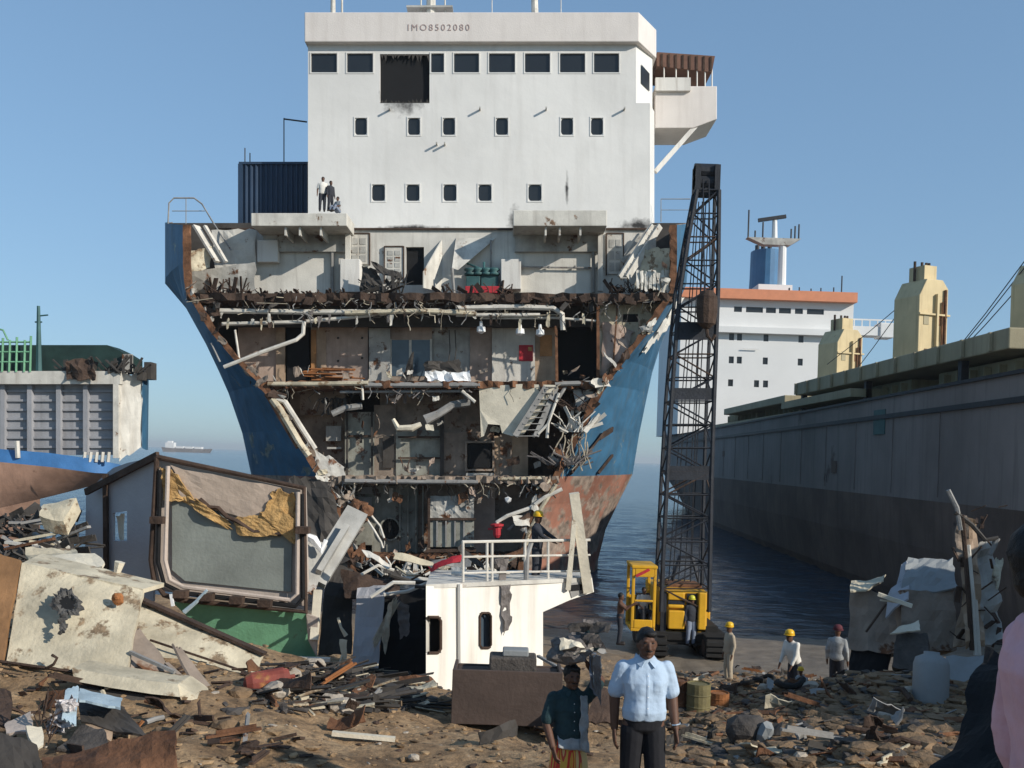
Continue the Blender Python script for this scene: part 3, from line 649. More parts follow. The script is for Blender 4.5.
for px in (347, 372, 441, 443): w = MB(); w.beam(sp(px, 412, C - .4), sp(px, 477, C - .4), .1, .12); w.build('stiffener', 'dark_steel', ship)
for py, a, b_ in ((437, 398, 440), (458, 398, 440), (436, 346, 374)): w = MB(); w.beam(sp(a, py, C - .3), sp(b_, py, C - .3), .1, .1); w.build('stiffener', 'rust_dark', ship)
w = MB(); w.beam(sp(361, 434, C - .5), sp(361, 443, C - .5), .12, .12); w.build('lever', 'dark_steel', ship); w = MB(); w.beam(sp(374, 446, C - .6), sp(380, 462, C - .6), .12, .2); w.build('lever', 'dark_steel', ship)
pipe('cream_plate', [(272, 399, -.1), (280, 410, -.1), (300, 444, -.1), (309, 456, -.1)], .19); pipe('pipe_white', [(275, 398, 0), (285, 402, 0), (304, 432, .1), (315, 449, .2)], .15); pipe('rust', [(266, 394, -.1), (270, 400, -.1), (298, 448, -.05)], .12)
w = MB(); w.crumple(sp(314, 448, .5), sp(345, 466, .8), sp(345, 478, .6), sp(318, 478, .2), 6, 4, .15, .03, .3, 71); w.build('torn_plate', 'grey_paint', ship)
pipe('pipe_grey', [(470, 402, .6), (452, 405, .5), (438, 414, .3), (425, 420, .2)], [.24, .22, .22, .3], 'duct')
pipe('pipe_grey', [(332, 414, .5), (345, 408, .6), (362, 406, .8)], .17, 'duct')
w = MB(); w.tube([sp(393, 419, 0), sp(398, 428, 0), sp(412, 428, 0), sp(421, 424, 0)], [.1, .17, .19, .12], 7); w.crumple(sp(425, 424, 0), sp(433, 425, 0), sp(434, 431, 0), sp(426, 430, 0), 3, 3, .1, .05, .2, 2); w.build('broken_duct', 'cream_fresh', ship)
heap('hanging_wires', 318, 350, 398, 1.0, -1.4, 18, 'dark_steel', 73); heap('hanging_wires', 390, 475, 390, .3, -.8, 26, 'rag_grey', 74)
# big torn cream plate hanging below the cabin deck and the stair beside it
w = MB(); pl = [sp(479, 387, .1), sp(520, 384, -.1), sp(556, 385, -.2), sp(540, 412, -.2), sp(524, 434, -.1), sp(512, 436, -.1), sp(502, 433, 0), sp(500, 425, 0), sp(488, 424, 0), sp(484, 436, .1), sp(481, 437, .1), sp(480, 410, .1)]
w.prism(pl, (0, .06, 0)); w.build('torn_plate', 'cream_fresh', ship)
w = MB()
for dx in (0, 22):
    w.beam(sp(546 + dx * .45, 387, -.3 + dx * .01), sp(515 + dx * .95, 436, -.5 + dx * .01), .12, .30)
a0, a1, b0, b1 = sp(546, 387, -.3), sp(515, 436, -.5), sp(556, 387, -.1), sp(536, 436, -.3)
for i in range(9): t = i / 8; w.beam(a0.lerp(a1, t), b0.lerp(b1, t), .22, .04)
w.build('hanging_stair', 'pipe_grey', ship)
pipe('pipe_white', [(559, 393, -.2), (548, 424, -.3), (538, 434, -.3)], .08); pipe('pipe_white', [(548, 424, -.3), (547, 438, -.3)], .09); pipe('pipe_grey', [(566, 386, .2), (552, 408, 0), (533, 437, -.2)], .10)
heap('tangled_rods', 560, 585, 432, .0, 1.6, 30, 'pipe_white', 75); heap('tangled_rods', 548, 585, 465, .1, 1.6, 40, 'rag_grey', 76); heap('tangled_rods', 563, 598, 410, .2, 1.4, 30, 'rust_dark', 77)
w = MB(); rr = random.Random(78)
for i in range(14):
    a = sp(rr.uniform(560, 588), rr.uniform(425, 450), -.1); pts = [a]
    for k in range(4): a = a + Vector((rr.uniform(-.3, .22), rr.uniform(-.1, .1), rr.uniform(-.5, -.15))); pts.append(a)
    w.tube(pts, .035, 5)
w.build('torn_cables', 'rope', ship)['kind'] = 'stuff'
w = MB(); w.crumple(sp(574, 390, .4), sp(592, 392, .4), sp(586, 412, .2), sp(576, 414, .2), 4, 4, .2, .03, .3, 79); w.build('torn_sheet', 'grey_paint', ship)

# lower hold
pipe('pipe_grey', [(345, 481, -.1), (450, 482, -.1), (478, 482, -.1)], .12); pipe('cream_plate', [(498, 479, -.1), (545, 478, -.1)], .10)
D = 2.3
for a in ((325, 352, 484, 560, 'grey_brown', D + .8), (352, 372, 484, 545, 'grey_green', D), (372, 418, 484, 560, 'grey_green', D + .1), (418, 430, 484, 560, 'grey_brown', D + .3), (430, 474, 484, 496, 'grey_brown', D), (474, 495, 482, 556, 'pink_panel', D - .1),
          (495, 545, 484, 560, 'grey_brown', D + .4), (430, 474, 520, 547, 'grey_green', .9), (495, 520, 484, 500, 'grey_brown', D), (345, 528, 562, 604, 'rust_dark', 2.2)):
    panel(a[4], *a[:4], a[5])
w = MB(); w.crumple(sp(430, 496, 1.0), sp(474, 496, 1.0), sp(474, 518, .9), sp(430, 518, .9), 14, 7, .10, .03, .1, 81, 3); w.build('crumpled_panel', 'grey_paint', ship)
for px in (437, 446, 455, 464): w = MB(); w.beam(sp(px, 521, .82), sp(px, 546, .82), .08, .06); w.build('stiffener', 'pipe_grey', ship)
w = MB(); w.beam(sp(428, 519, .8), sp(476, 519, .8), .10, .12); w.beam(sp(429, 496, .8), sp(429, 548, .8), .12, .12); w.beam(sp(424, 551, .6), sp(476, 550, .6), .14, .16); w.build('panel_frame', 'rust_dark', ship)
for px in (400, 408, 416, 423): w = MB(); w.beam(sp(px, 486, D - .1), sp(px, 556, D - .1), .08, .18); w.build('stiffener', 'grey_green', ship)
w = MB(); p = sp(390, 529, D - .02); w.loft([[(p.x + r * cos(2 * pi * k / 20), yy, p.z + r * 1.12 * sin(2 * pi * k / 20)) for k in range(20)] for r, yy in ((.5, D + .08), (.5, D - .1), (.58, D - .1), (.58, D + .08))], True)
mh = w.build('manhole_rim', 'grey_green', ship); w = MB(); w.loft([[(p.x + r * cos(2 * pi * k / 20), D + .02, p.z + r * 1.12 * sin(2 * pi * k / 20)) for k in range(20)] for r in (.5, .01)], True); w.build('manhole', 'black_void', mh)
panel('pipe_grey', 358, 372, 487, 494, D - .1, .1, 'junction_box'); panel('pipe_grey', 358, 372, 497, 510, D - .1, .1, 'junction_box'); pipe('pipe_white', [(391, 488, D - .2), (391, 502, D - .2)], .12)
pipe('pipe_white', [(562, 489, 0), (545, 497, -.1), (530, 508, -.1), (507, 516, -.2), (497, 522, -.2), (497, 536, -.2)], .11, 'bent_pipe'); pipe('pipe_grey', [(548, 500, .2), (520, 520, .2), (508, 530, .2)], .08)
w = MB(); p = sp(497, 529, -.2); w.lathe([(.12, -.45), (.2, -.3), (.2, .1), (.35, .15), (.35, .25), (.1, .3)], p, 10); w.beam(sp(488, 529, -.2), sp(502, 528, -.2), .1, .1); w.build('valve', 'red_paint', ship)
for px, py, r in ((535, 483, .13), (508, 500, .13)): w = MB(); w.ico(sp(px, py, .2), r * 1.6, 1, .3, 4); w.build('torn_lagging', 'cloth_white', ship)
pipe('cream_plate', [(556, 484, -.05), (540, 510, -.05), (528, 535, -.05), (524, 560, -.05)], .12, 'shell_edge')
pipe('pipe_grey', [(333, 484, .3), (358, 512, .2)], .10)
w = MB(); w.ico(sp(358, 508, -.1), .45, 2, .35, 3); w.ico(sp(366, 512, -.2), .35, 2, .4, 5); w.ico(sp(364, 518, -.2), .25, 1, .4, 6); w.build('torn_fitting', 'rust', ship)
for pts in ([(366, 518, -.2), (374, 530, -.3), (381, 542, -.2), (383, 548, -.2)], [(370, 514, -.2), (380, 526, -.1), (384, 538, -.2)]): pipe('pipe_white', pts, .06, 'cable')
heap('hold_wreckage', 350, 500, 580, .0, 1.3, 90, 'rust_dark', 91); heap('hold_wreckage', 300, 350, 560, .6, 1.8, 40, 'dark_steel', 92); heap('hold_wreckage', 380, 480, 575, -.6, 1.1, 60, 'pipe_white', 93)
# gashes and scrapes on the outer starboard plating
def on_hull(z_py, t):
    i = 0
    while i < len(ZL) - 2 and ZL[i + 1] < z_py: i += 1
    f = (z_py - ZL[i]) / (ZL[i + 1] - ZL[i]); k = t * 5; j = min(4, int(k)); g = k - j
    p = RR[j][i].lerp(RR[j][i + 1], f); q_ = RR[j + 1][i].lerp(RR[j + 1][i + 1], f); return p.lerp(q_, g)
for (za, ta, zb, tb, wd, m_) in ((432, .30, 474, .12, .45, 'rust_dark'), (455, .5, 474, .42, .16, 'rust_dark'), (437, .28, 428, .40, .3, 'rust_dark')):
    a = on_hull(za, ta) + Vector((.10, -.10, 0)); b_ = on_hull(zb, tb) + Vector((.10, -.10, 0)); w = MB(); w.beam(a, b_, .10, wd, (.5, 0, 1)); w.build('gash', m_, ship)
rr = random.Random(95)
for i in range(10):
    a = on_hull(305 + i * 5, .22 + rr.uniform(0, .2)) + Vector((.09, -.08, 0)); w = MB(); w.crumple(a, a + Vector((.5, .5, .8)), a + Vector((.75, .6, .75)), a + Vector((.25, .1, -.05)), 3, 3, .05, .02, .4, i, 2); w.build('peeling_paint', 'white_dirty', ship)

# dark plates added to paint the shadow at the port side of the hold
w = MB(); w.crumple(sp(290, 476, -.3), sp(330, 482, -.2), sp(350, 560, -.3), sp(286, 575, -.6), 8, 10, .35, .04, .25, 96, .8); w.build('shade_plate', 'dark_steel', ship)
w = MB(); w.crumple(sp(318, 486, -.1), sp(342, 490, .1), sp(352, 545, .0), sp(322, 560, -.5), 6, 8, .4, .04, .35, 97, 1.0); w.build('shade_plate', 'dark_steel', ship)
# curled plate ends along both torch cut edges
rr = random.Random(98)
for side_, rings in ((1, RR), (-1, LL)):
    ed = rings[0]
    for k in range(34):
        i = rr.randrange(1, 10); p = ed[i].lerp(ed[i + 1], rr.random()) + Vector((-side_ * rr.uniform(.05, .5), rr.uniform(-.25, .1), 0)); a = rr.uniform(-.9, .9); L = rr.uniform(.25, .95)
        u_ = Vector((-side_ * cos(a), rr.uniform(-.5, .2), sin(a))) * L; v_ = Vector((rr.uniform(-.3, .3), rr.uniform(-.2, .2), -rr.uniform(.2, .6)))
        w = MB(); w.crumple(p, p + u_, p + u_ + v_ * .7, p + v_, 4, 3, .22, .025, .4, k + 300 * side_, 1.8); w.build('curled_plate', rr.choice(['rust', 'rust_dark', 'grey_brown', 'cream_plate', 'grey_paint', 'white_dirty']), ship)
# small dangling stuff on every deck edge: wires, straps, conduit
for seed, (pa, pb, py, L, cnt) in enumerate(((200, 660, 298, .8, 130), (270, 600, 384, .9, 120), (322, 556, 480, .8, 90), (352, 525, 556, .5, 60), (240, 640, 310, 1.0, 60))):
    for m_ in ('rope', 'dark_steel', 'pipe_grey'):
        q_ = random.Random(seed * 7 + len(m_)); w = MB()
        for k in range(cnt // 3):
            p = sp(q_.uniform(pa, pb), py + q_.uniform(-2, 6), q_.uniform(-.2, .9)); pts = [p]; l_ = q_.uniform(.2, 1) * L
            for j in range(4): p = p + Vector((q_.gauss(0, .12), q_.gauss(0, .05), -l_ / 4 + q_.gauss(0, .04))); pts.append(p)
            if q_.random() < .7: w.tube(pts, q_.uniform(.012, .035), 4)
            else: w.beam(pts[0], pts[0] + Vector((q_.gauss(0, .7), q_.gauss(0, .2), q_.gauss(-.05, .15))), q_.uniform(.03, .09), .03)
        w.build('dangling_wire', m_, ship)['kind'] = 'stuff'
for k in range(70):     # loose plate scraps and fittings lying on or hanging in the decks
    lv_ = rr.choice([(250, 590, 378, 1.4), (300, 590, 470, 1.3), (345, 530, 552, 1.2), (300, 560, 400, .8), (350, 520, 500, .9), (330, 560, 430, 1.6)]); p = sp(rr.uniform(lv_[0], lv_[1]), lv_[2] + rr.uniform(-6, 6), rr.uniform(.2, lv_[3])); s_ = rr.uniform(.2, .7)
    w = MB(); u_ = Vector((rr.uniform(-1, 1), rr.uniform(-.3, .3), rr.uniform(-.5, .5))) * s_; v_ = Vector((rr.uniform(-.3, .3), rr.uniform(-.3, .3), rr.uniform(.3, .9))) * s_
    w.crumple(p, p + u_, p + u_ + v_, p + v_, 4, 3, .15, .03, .3, k, 2); w.build('scrap_plate', rr.choice(['grey_paint', 'white_dirty', 'rust', 'cream_plate', 'grey_brown', 'rust_dark', 'pink_panel']), ship)
# ------------------------------------------------------------------ bulk carrier on the right
bulk = empty('bulk_carrier', (32, 90, 0), 'dark hulled bulk carrier beached on the right, white superstructure and hatch covers', 'ship')
class WB(MB):
    def build(s, name, mats, parent=None, **k):
        o = parent; off = Vector((0, 0, 0))
        while o is not None: off += o.location; o = o.parent
        s.v = [tuple(Vector(p) - off) for p in s.v]; return MB.build(s, name, mats, parent, **k)
DZ = 10.3
def port(d): return 18.5 + (d - 36) * .036 if d < 118 else 21.45 + ((d - 118) / 34) ** 2 * 1.2
DS = [27, 30, 33, 36, 45, 60, 80, 100, 118, 130, 140, 147, 150]
def half(d):
    if d < 36: return 12.5 * (1 - ((36 - d) / 12) ** 2 * .95)
    return 12.5
def sect(d):
    c = 31.0 + (d - 36) * .036; x = (c - half(d)) if d < 118 else port(d)
    f = 0 if d < 125 else (d - 125) / 25
    z = DZ + max(0, d - 125) * .01
    return [(x, d, z), (x, d, 5.2), (x + .1 + f * .9, d, 3.0 + f), (x + .5 + f * 3.2, d, .5), (x + 2 + f * 6, d, -3)]
S_ = [sect(d) for d in DS]
for y in ():
    pass
stb = [[(2 * (31.0 + (s[0][1] - 36) * .036) - p[0], p[1], p[2]) for p in s] for s in S_]
w = WB(); w.loft([s[:2] for s in S_]); w.loft([s[:2] for s in stb]); w.add([S_[-1][0], S_[-1][1], stb[-1][1], stb[-1][0]], [(0, 1, 2, 3)]); w.build('hull', 'bulk_hull', bulk)
w = WB(); w.loft([s[1:] for s in S_]); w.loft([s[1:] for s in stb]); w.add([S_[-1][1], S_[-1][4], stb[-1][4], stb[-1][1]], [(0, 1, 2, 3)]); w.build('hull_bottom', 'bulk_red', bulk)
w = WB(); w.loft([[s[0], t[0]] for s, t in zip(S_, stb)]); w.build('deck', 'bulk_red', bulk)
w = WB()
for a, b_ in zip(S_[3:-2], S_[4:-1]):
    for z, h in ((DZ - 1.05, .22), (DZ - .02, .14)): w.beam((a[0][0] - .06, a[0][1], z), (b_[0][0] - .06, b_[0][1], z), .16, h)
w.build('rubbing_strake', 'crane_black', bulk)
for d, z, r in ((52, 9.0, .8), (60, 6.6, .45), (98, 7.6, .35)):
    w = WB(); x = port(d) if d > 40 else 18.5; w.obox((x - .02, d, z), (.05, 0, 0), (0, r, 0), (0, 0, r * .8)); w.build('hull_mark', 'teal_paint' if d == 52 else 'bulk_red', bulk)
for i, d in enumerate(range(44, 118, 6)):     # shell stiffener lines
    w = WB(); x = 18.5 + (d - 36) * .036; w.box(x - .035, x + .02, d, d + .12, 5.4, DZ - 1.2); w.build('plate_seam', 'bulk_hull', bulk)
# hatch coamings and overhanging covers
def bb(name, m_, x0, x1, y0, y1, z0, z1, parent=bulk, bevel=0): w = WB(); w.box(x0, x1, y0, y1, z0, z1); return w.build(name, m_, parent, bevel=bevel)
for (y0, y1) in ((43, 58), (62, 77), (81, 97), (101, 114)):
    co = bb('hatch_coaming', 'bulk_beige', 24.6, 40.5, y0, y1, DZ, DZ + 1.9)
    for k in range(int((y1 - y0) / 1.6)):
        bb('coaming_stay', 'bulk_beige', 24.2, 24.58, y0 + .6 + k * 1.6, y0 + .75 + k * 1.6, DZ, DZ + 1.7, co)
bb('hatch_cover', 'bulk_beige', 22.9, 41.5, 46.5, 81.5, 12.35, 13.35, bevel=.06)
bb('hatch_cover', 'bulk_beige', 22.7, 41, 84, 108, 11.9, 12.55, bevel=.06)
bb('hatch_cover', 'bulk_beige', 22.2, 40, 66, 83, 11.3, 11.85)
bb('side_rail', 'bulk_beige', 22.0, 22.5, 40, 112, DZ, DZ + .55)
for y in range(48, 82, 3): bb('cover_rib', 'bulk_beige', 22.72, 22.88, y, y + .22, 12.4, 13.3)
for y in (80.5, 66, 52): bb('cover_support', 'crane_black', 23.2, 23.6, y, y + .4, DZ, 12.34)
# deck cranes: slab sided housings on pedestals
def deck_crane(name, x, y, wd, ztop, label, lean):
    c = empty(name, (x, y, DZ), label, 'crane', group='deck cranes of the bulk carrier')
    c.rotation_euler = (0, 0, lean)
    h = ztop - DZ
    w = MB(); w.lathe([(1.6, 0), (1.5, 3.2), (1.9, 3.8)], (0, 0, 0), 14); w.build('pedestal', 'crane_beige', c)
    a = wd / 2
    w = MB(); w.prism([(-a, -a, 3.8), (a, -a, 3.8), (a, -a, h - 1.9), (a * .6, -a, h - 1.2), (-a * .5, -a, h - 1.2), (-a, -a, h - 2.6)], (0, wd, 0)); hs = w.build('housing', 'crane_beige', c, bevel=.06)
    w = MB(); w.box(-a * .35, a * .5, -a * .6, a * .6, h - 1.205, h); w.build('top_house', 'crane_beige', hs)
    for k, (xx, zz) in enumerate(((-.5, .62), (.35, .62), (.35, .45), (-.4, .4))):
        w = MB(); w.box(a * xx - .25, a * xx + .25, -a - .04, -a + .1, h * zz, h * zz + .9); w.build('hatch', 'rust' if k % 2 else 'bulk_beige', hs)
    w = MB(); w.box(a * .08, a * .2, -a - .30, -a - .002, 4, h - 2.4); w.box(-a * 1.05, a * 1.05, -a - .2, -a - .003, h * .68, h * .68 + .14); w.build('side_rib', 'crane_beige', hs)
    for xx in (-.5, .0, .3, .5):
        w = MB(); w.tube([(a * xx, 0, h - 1.2), (a * xx, 0, h + .4)], .12, 6); w.build('sheave', 'rust_dark', hs)
    w = MB(); w.tube([(a * .75, -a - .12, 4), (a * .75, -a - .12, h - 2)], .12, 6); w.tube([(a * .55, -a - .12, 5.5), (a * .55, -a - .12, h - 3)], .08, 6); w.build('ladder', 'rust', hs)
    return c
deck_crane('deck_crane', 33.0, 81.8, 2.9, 23.2, 'yellow beige deck crane housing standing tall in the middle of the bulk carrier', .35)
deck_crane('deck_crane', 33.4, 103, 3.1, 21.9, 'yellow beige deck crane housing directly in front of the white superstructure', .35)
deck_crane('deck_crane', 35.2, 66.3, 3.2, 21.8, 'yellow beige deck crane cut by the right edge of the photo', .35)
w = WB()
for (p, q_) in (((33, 82, 21.5), (31.5, 101, 17)), ((33, 82, 22), (32, 100, 13.5)), ((34, 66, 21.5), (32, 75, 14.3)), ((34, 66, 21), (31.5, 74, 14)), ((34, 66, 20), (31, 73, 13.8))):
    w.tube([p, Vector(p).lerp(Vector(q_), .5) - Vector((0, 0, .15)), q_], .035, 4)
tag(w.build('crane_wires', 'crane_black'), 'thin dark wire ropes slung between the yellow deck cranes', 'wire rope')
# superstructure
AY = 127.5
def ap(px, py, y=AY): return at(px, py, y)
xL, xR = 20.95, 42.9; zt = 27.6
wins = []
def az(py): return EYE + (466 - py) / F * AY
w = WB(); hol = []
for r, cols in ((339, (729.5, 737.5, 764, 799)), (362, (730, 738, 764, 799)), (385, (730, 756, 765))):
    for c in cols: x = ap(c, 400).x; z = az(r - 5) ; hol.append((x - .32, x + .32, z - .9, z - .02))
for (c0, c1_) in ((731, 739), (743, 760), (763, 773), (776, 788), (792, 800), (804, 821)):
    x0_, x1_ = ap(c0, 400).x, ap(c1_, 400).x; hol.append((x0_, x1_, az(312.5), az(307)))
w.wall(xL, xR, DZ, zt, AY, hol, .25); w.box(xL, xR, AY + .3, 146, DZ, zt - .01)
w.add([(xL, AY, DZ), (xL, AY + .3, DZ), (xL, AY + .3, zt), (xL, AY, zt)], [(0, 1, 2, 3)])
ac = w.build('superstructure', 'bulk_white', bulk)
for h_ in hol: bb('window', 'glass_dark', h_[0], h_[1], AY + .15, AY + .22, h_[2], h_[3], ac)
bb('bridge_deck', 'bulk_white', xL - .25, xR + .2, AY - .9, AY - .004, az(334), az(328), ac)
bb('roof_band', 'bulk_orange', xL - .5, xR + .1, AY - 1.1, 146, zt, zt + 1.25, ac)
bb('bridge_wing', 'bulk_white', xR, xR + 5.2, AY + .5, AY + 3, az(331), az(322), ac)
for i in range(5): bb('wing_post', 'bulk_white', xR + .3 + i, xR + .42 + i, AY + .6, AY + .72, az(322), az(316), ac)
bb('wing_rail', 'bulk_white', xR + .2, xR + 5.2, AY + .6, AY + .7, az(316), az(314.5), ac)
bb('wing_cab', 'bulk_white', xR + 3.6, xR + 5.4, AY + .3, AY + 2.6, az(333), az(318), ac, bevel=.1)
w = WB(); w.beam((xL + 2 + 8, AY - .3, az(349)), (xL + 8, AY - .3, az(349)), .1, .1); w.build('bracket', 'bulk_white', ac)
for px, h_ in ((800, 283), (812, 284), (822, 283), (835, 282), (843, 270), (790, 284)):
    x = ap(px, 400).x; w = WB(); w.tube([(x, AY + 2, zt + 1.2), (x, AY + 2, az(h_))], .09, 5); w.build('roof_aerial', 'crane_black', ac)
fx = ap(761, 400, 137).x
w = WB(); w.loft([[(fx + 2.0 * cos(2 * pi * k / 20) * s, 137 + 2.6 * sin(2 * pi * k / 20), z) for k in range(20)] for s, z in ((1.12, zt), (1.02, az(265)), (1.0, az(236)))], True, True); w.build('funnel', 'funnel_blue', bulk, smooth=False)
for dx, h_ in ((-1.2, 229), (-.4, 226), (.5, 230)): w = WB(); w.tube([(fx + dx, 137, az(238)), (fx + dx, 137, az(h_))], .3, 8); w.build('exhaust_pipe', 'crane_black', bulk)
mxp = ap(776, 400, 131).x
w = WB(); w.tube([(mxp + .25, 131, zt), (mxp + .2, 131, az(240)), (mxp - .9, 131, az(232)), (mxp - .95, 131, az(210))], [.6, .5, .4, .3], 10); w.build('radar_mast', 'bulk_white', bulk)
w = WB(); mxp -= .95; w.prism([(mxp - 3.6, 130.4, az(232)), (mxp + 3.4, 130.4, az(232)), (mxp + 2, 130.4, az(239)), (mxp - 1.5, 130.4, az(239))], (0, 1.4, 0)); w.build('mast_platform', 'grey_paint', bulk)
w = WB(); w.beam((mxp - 2.2, 130.8, az(214)), (mxp + 1.4, 130.8, az(209)), .4, .45); w.build('radar_scanner', 'crane_black', bulk)
for dx, a_, b_ in ((-3.5, 232, 204), (-2.6, 232, 225), (3.1, 232, 217), (2.1, 232, 222), (-1.6, 232, 216), (2.6, 232, 219)): w = WB(); w.tube([(mxp + dx, 130.6, az(a_)), (mxp + dx, 130.6, az(b_))], .11, 5); w.build('mast_aerial', 'crane_black', bulk)
bb('mast_house', 'bulk_white', mxp - 2.2, mxp + 2.2, 129.5, 133, zt + 1.2, az(281), bulk)
bb('deck_rail', 'bulk_white', 42, 46, 104, 104.1, 12.8, 12.9)

# ------------------------------------------------------------------ far cargo ship on the horizon
p0 = at(186, 447, 1300); far = empty('distant_ship', (p0.x, 1300, 0), 'tiny hazy cargo ship far out on the horizon at left', 'ship')
fk = 1.3
w = MB(); w.prism([(-30, 0, 0), (29, 0, 0), (32, 0, 5.4), (20, 0, 4.8), (-20, 0, 4.8), (-32, 0, 5.6)], (0, 9, 0)); w.build('hull', 'bulk_hull', far)
w = MB(); w.box(-27, -16, 0, 9, 4.8, 12); w.box(-25, -19, 2, 7, 12, 14); w.build('superstructure', 'bulk_white', far)
for x in (-8, 4, 16): w = MB(); w.box(x - 5, x + 4, .5, 8.5, 4.8, 7.4); w.build('cargo_hatch', 'bulk_white', far)

# ------------------------------------------------------------------ cut-up ship on the left edge
LD = 50.0
lo = at(60, 520, LD); left = empty('cut_hull_block', lo, 'grey ribbed hull block with blue band and dark green top at left edge', 'ship', (0, -ROLL, 0))
def lp(px, py, y=0.): return Vector(((px - 60) / F * (LD + y) + (60 - HX) / F * y, y, (HY - py) / F * (LD + y) - (HY - 520) / F * LD))
def lbox(mb, px0, px1, py0, py1, y0, y1): a = lp(px0, py1, y0); b_ = lp(px1, py0, y0); return mb.box(a.x, b_.x, y0, y1, a.z, b_.z)
def lpart(name, m_, a, b_, c, d, y0, y1, parent=None): w = MB(); lbox(w, a, b_, c, d, y0, y1); return w.build(name, m_, parent or left)
mat('hold_grey', (.30, .30, .315), .75, var=.15, scale=.7, streak=True, rust=.15, rustc=(.14, .12, .11))
bk = lpart('hold_bulkhead', 'hold_grey', -40, 113, 384, 455, .6, 1.0)
for px in (0, 27, 56, 83): lpart('bulkhead_rib', 'hold_grey', px, px + 4.5, 384, 455, .3, .598, bk)
for k in range(7): lpart('corrugation', 'hold_grey', -40, 113, 390 + k * 9.3, 392.2 + k * 9.3, .48, .597, bk)
lpart('top_beam', 'white_dirty', -40, 120, 371, 384, 0, 1.0); lpart('corner_post', 'pipe_white', 113, 118.5, 384, 458, .0, .5)
w = MB(); w.crumple(lp(118.6, 374, .3), lp(142, 374, .9), lp(141, 448, .9), lp(118.6, 462, .3), 6, 8, .12, .05, .25, 4); w.build('side_plate', 'white_dirty', left)
w = MB(); w.loft([[lp(142, 371, .8), lp(142, 448, .8)], [lp(147.5, 371, 1.6), lp(146, 450, 1.6)], [lp(149, 371, 3.2), lp(148, 450, 3.2)]]); w.build('outer_plate', 'hull_blue', left)
lpart('fairlead', 'dark_steel', 144, 151, 362, 379, .8, 1.6); lpart('bitt', 'dark_steel', 137, 143, 372, 380, .3, .8)
w = MB(); w.prism([lp(-40, 372, 1.2), lp(-40, 345, 1.2), lp(107, 345, 1.2), lp(120, 351, 1.2), lp(131, 358, 1.2), lp(131, 372, 1.2)], (0, 1.6, 0)); tp = w.build('deck_house', 'green_dark', left)
lpart('deck_house_end', 'grey_paint', 122, 131, 354, 372, .9, 1.19, tp)
heap2 = random.Random(3); w = MB()
for i in range(46):
    p = lp(heap2.uniform(64, 140), 373, heap2.uniform(-.1, .5)); q_ = p + Vector((heap2.uniform(-.8, .8), 0, heap2.uniform(.1, .9))); w.beam(p, q_, heap2.uniform(.05, .25), .06)
w.build('deck_wreckage', 'dark_steel', left)
w = MB(); w.crumple(lp(68, 360, -.1), lp(95, 358, -.1), lp(97, 379, -.2), lp(66, 380, -.2), 7, 5, .4, .04, .5, 8, 1.4); w.build('torn_plate', 'rust_dark', left)
# mast, frames and rails on the top
w = MB(); w.tube([lp(39, 372, .2), lp(38.5, 306, .2)], [.16, .08], 6); w.tube([lp(38, 316, .2), lp(48, 315, .2)], .04, 5); w.tube([lp(35, 322, .2), lp(42, 322, .2)], .04, 5); w.build('mast', 'teal_paint', left)
w = MB()
for px in (2, 9, 16, 24, 30): w.tube([lp(px, 372, 0), lp(px + 1, 336 + (px % 5), 0)], .06, 5)
for py in (342, 352, 362): w.tube([lp(-20, py, 0), lp(30, py, 0)], .05, 5)
w.tube([lp(-6, 328, 0), lp(3, 330, 0), lp(8, 340, 0)], .05, 5); w.build('rail_frame', 'green_paint', left)
# blue and red shell in front of the bulkhead
def curve_band(rows, m_, name):
    w = MB(); 
    fine = []
    for r in rows:
        q_ = []
        for a, b_ in zip(r, r[1:]): q_ += [tuple(a[i] + (b_[i] - a[i]) * t / 4 for i in range(3)) for t in range(4)]
        fine.append([lp(*p) for p in q_ + [r[-1]]])
    w.loft(fine); return w.build(name, m_, left, smooth=True)
top = [(-60, 446, -.6), (0, 449, -.6), (50, 453, -.6), (95, 459, -.3), (126, 466, .6)]
mid_ = [(-60, 460, -.8), (0, 462, -.8), (50, 467, -.8), (95, 473, -.4), (122, 474, .6)]
low = [(-60, 486, -.7), (0, 484, -.65), (40, 484, -.5), (82, 480, .0), (116, 478, .8)]
lo2 = [(-60, 516, .3), (0, 508, .4), (40, 499, .6), (76, 490, .8), (110, 481, 1.2)]
mat('shell_blue', (.045, .15, .34), .6, var=.25, scale=1, rust=.15, rustc=(.1, .08, .07))
mat('shell_red', (.44, .26, .18), .8, var=.35, scale=.6, rust=.25, rustc=(.14, .08, .05), streak=True)
curve_band([top, mid_], 'shell_blue', 'shell_band'); curve_band([mid_, low, lo2], 'shell_red', 'shell_bottom'); curve_band([[(p[0], p[1], p[2]) for p in top], [(p[0], p[1] + .5, 3) for p in top]], 'dark_steel', 'shell_deck')
curve_band([lo2[:3], [(p[0], p[1] + 40, p[2] + 1) for p in lo2[:3]]], 'shell_red', 'keel_plate')
w = MB()
for px in range(84, 112, 6): w.tube([lp(px, 462, -.3), lp(px + 1, 452, -.3)], .09, 5)
w.build('rail_stump', 'pipe_white', left)
w = MB(); w.tube([lp(18, 458, -.8), lp(17, 441, -.8)], .12, 6); w.build('rail_stump', 'pipe_white', left)

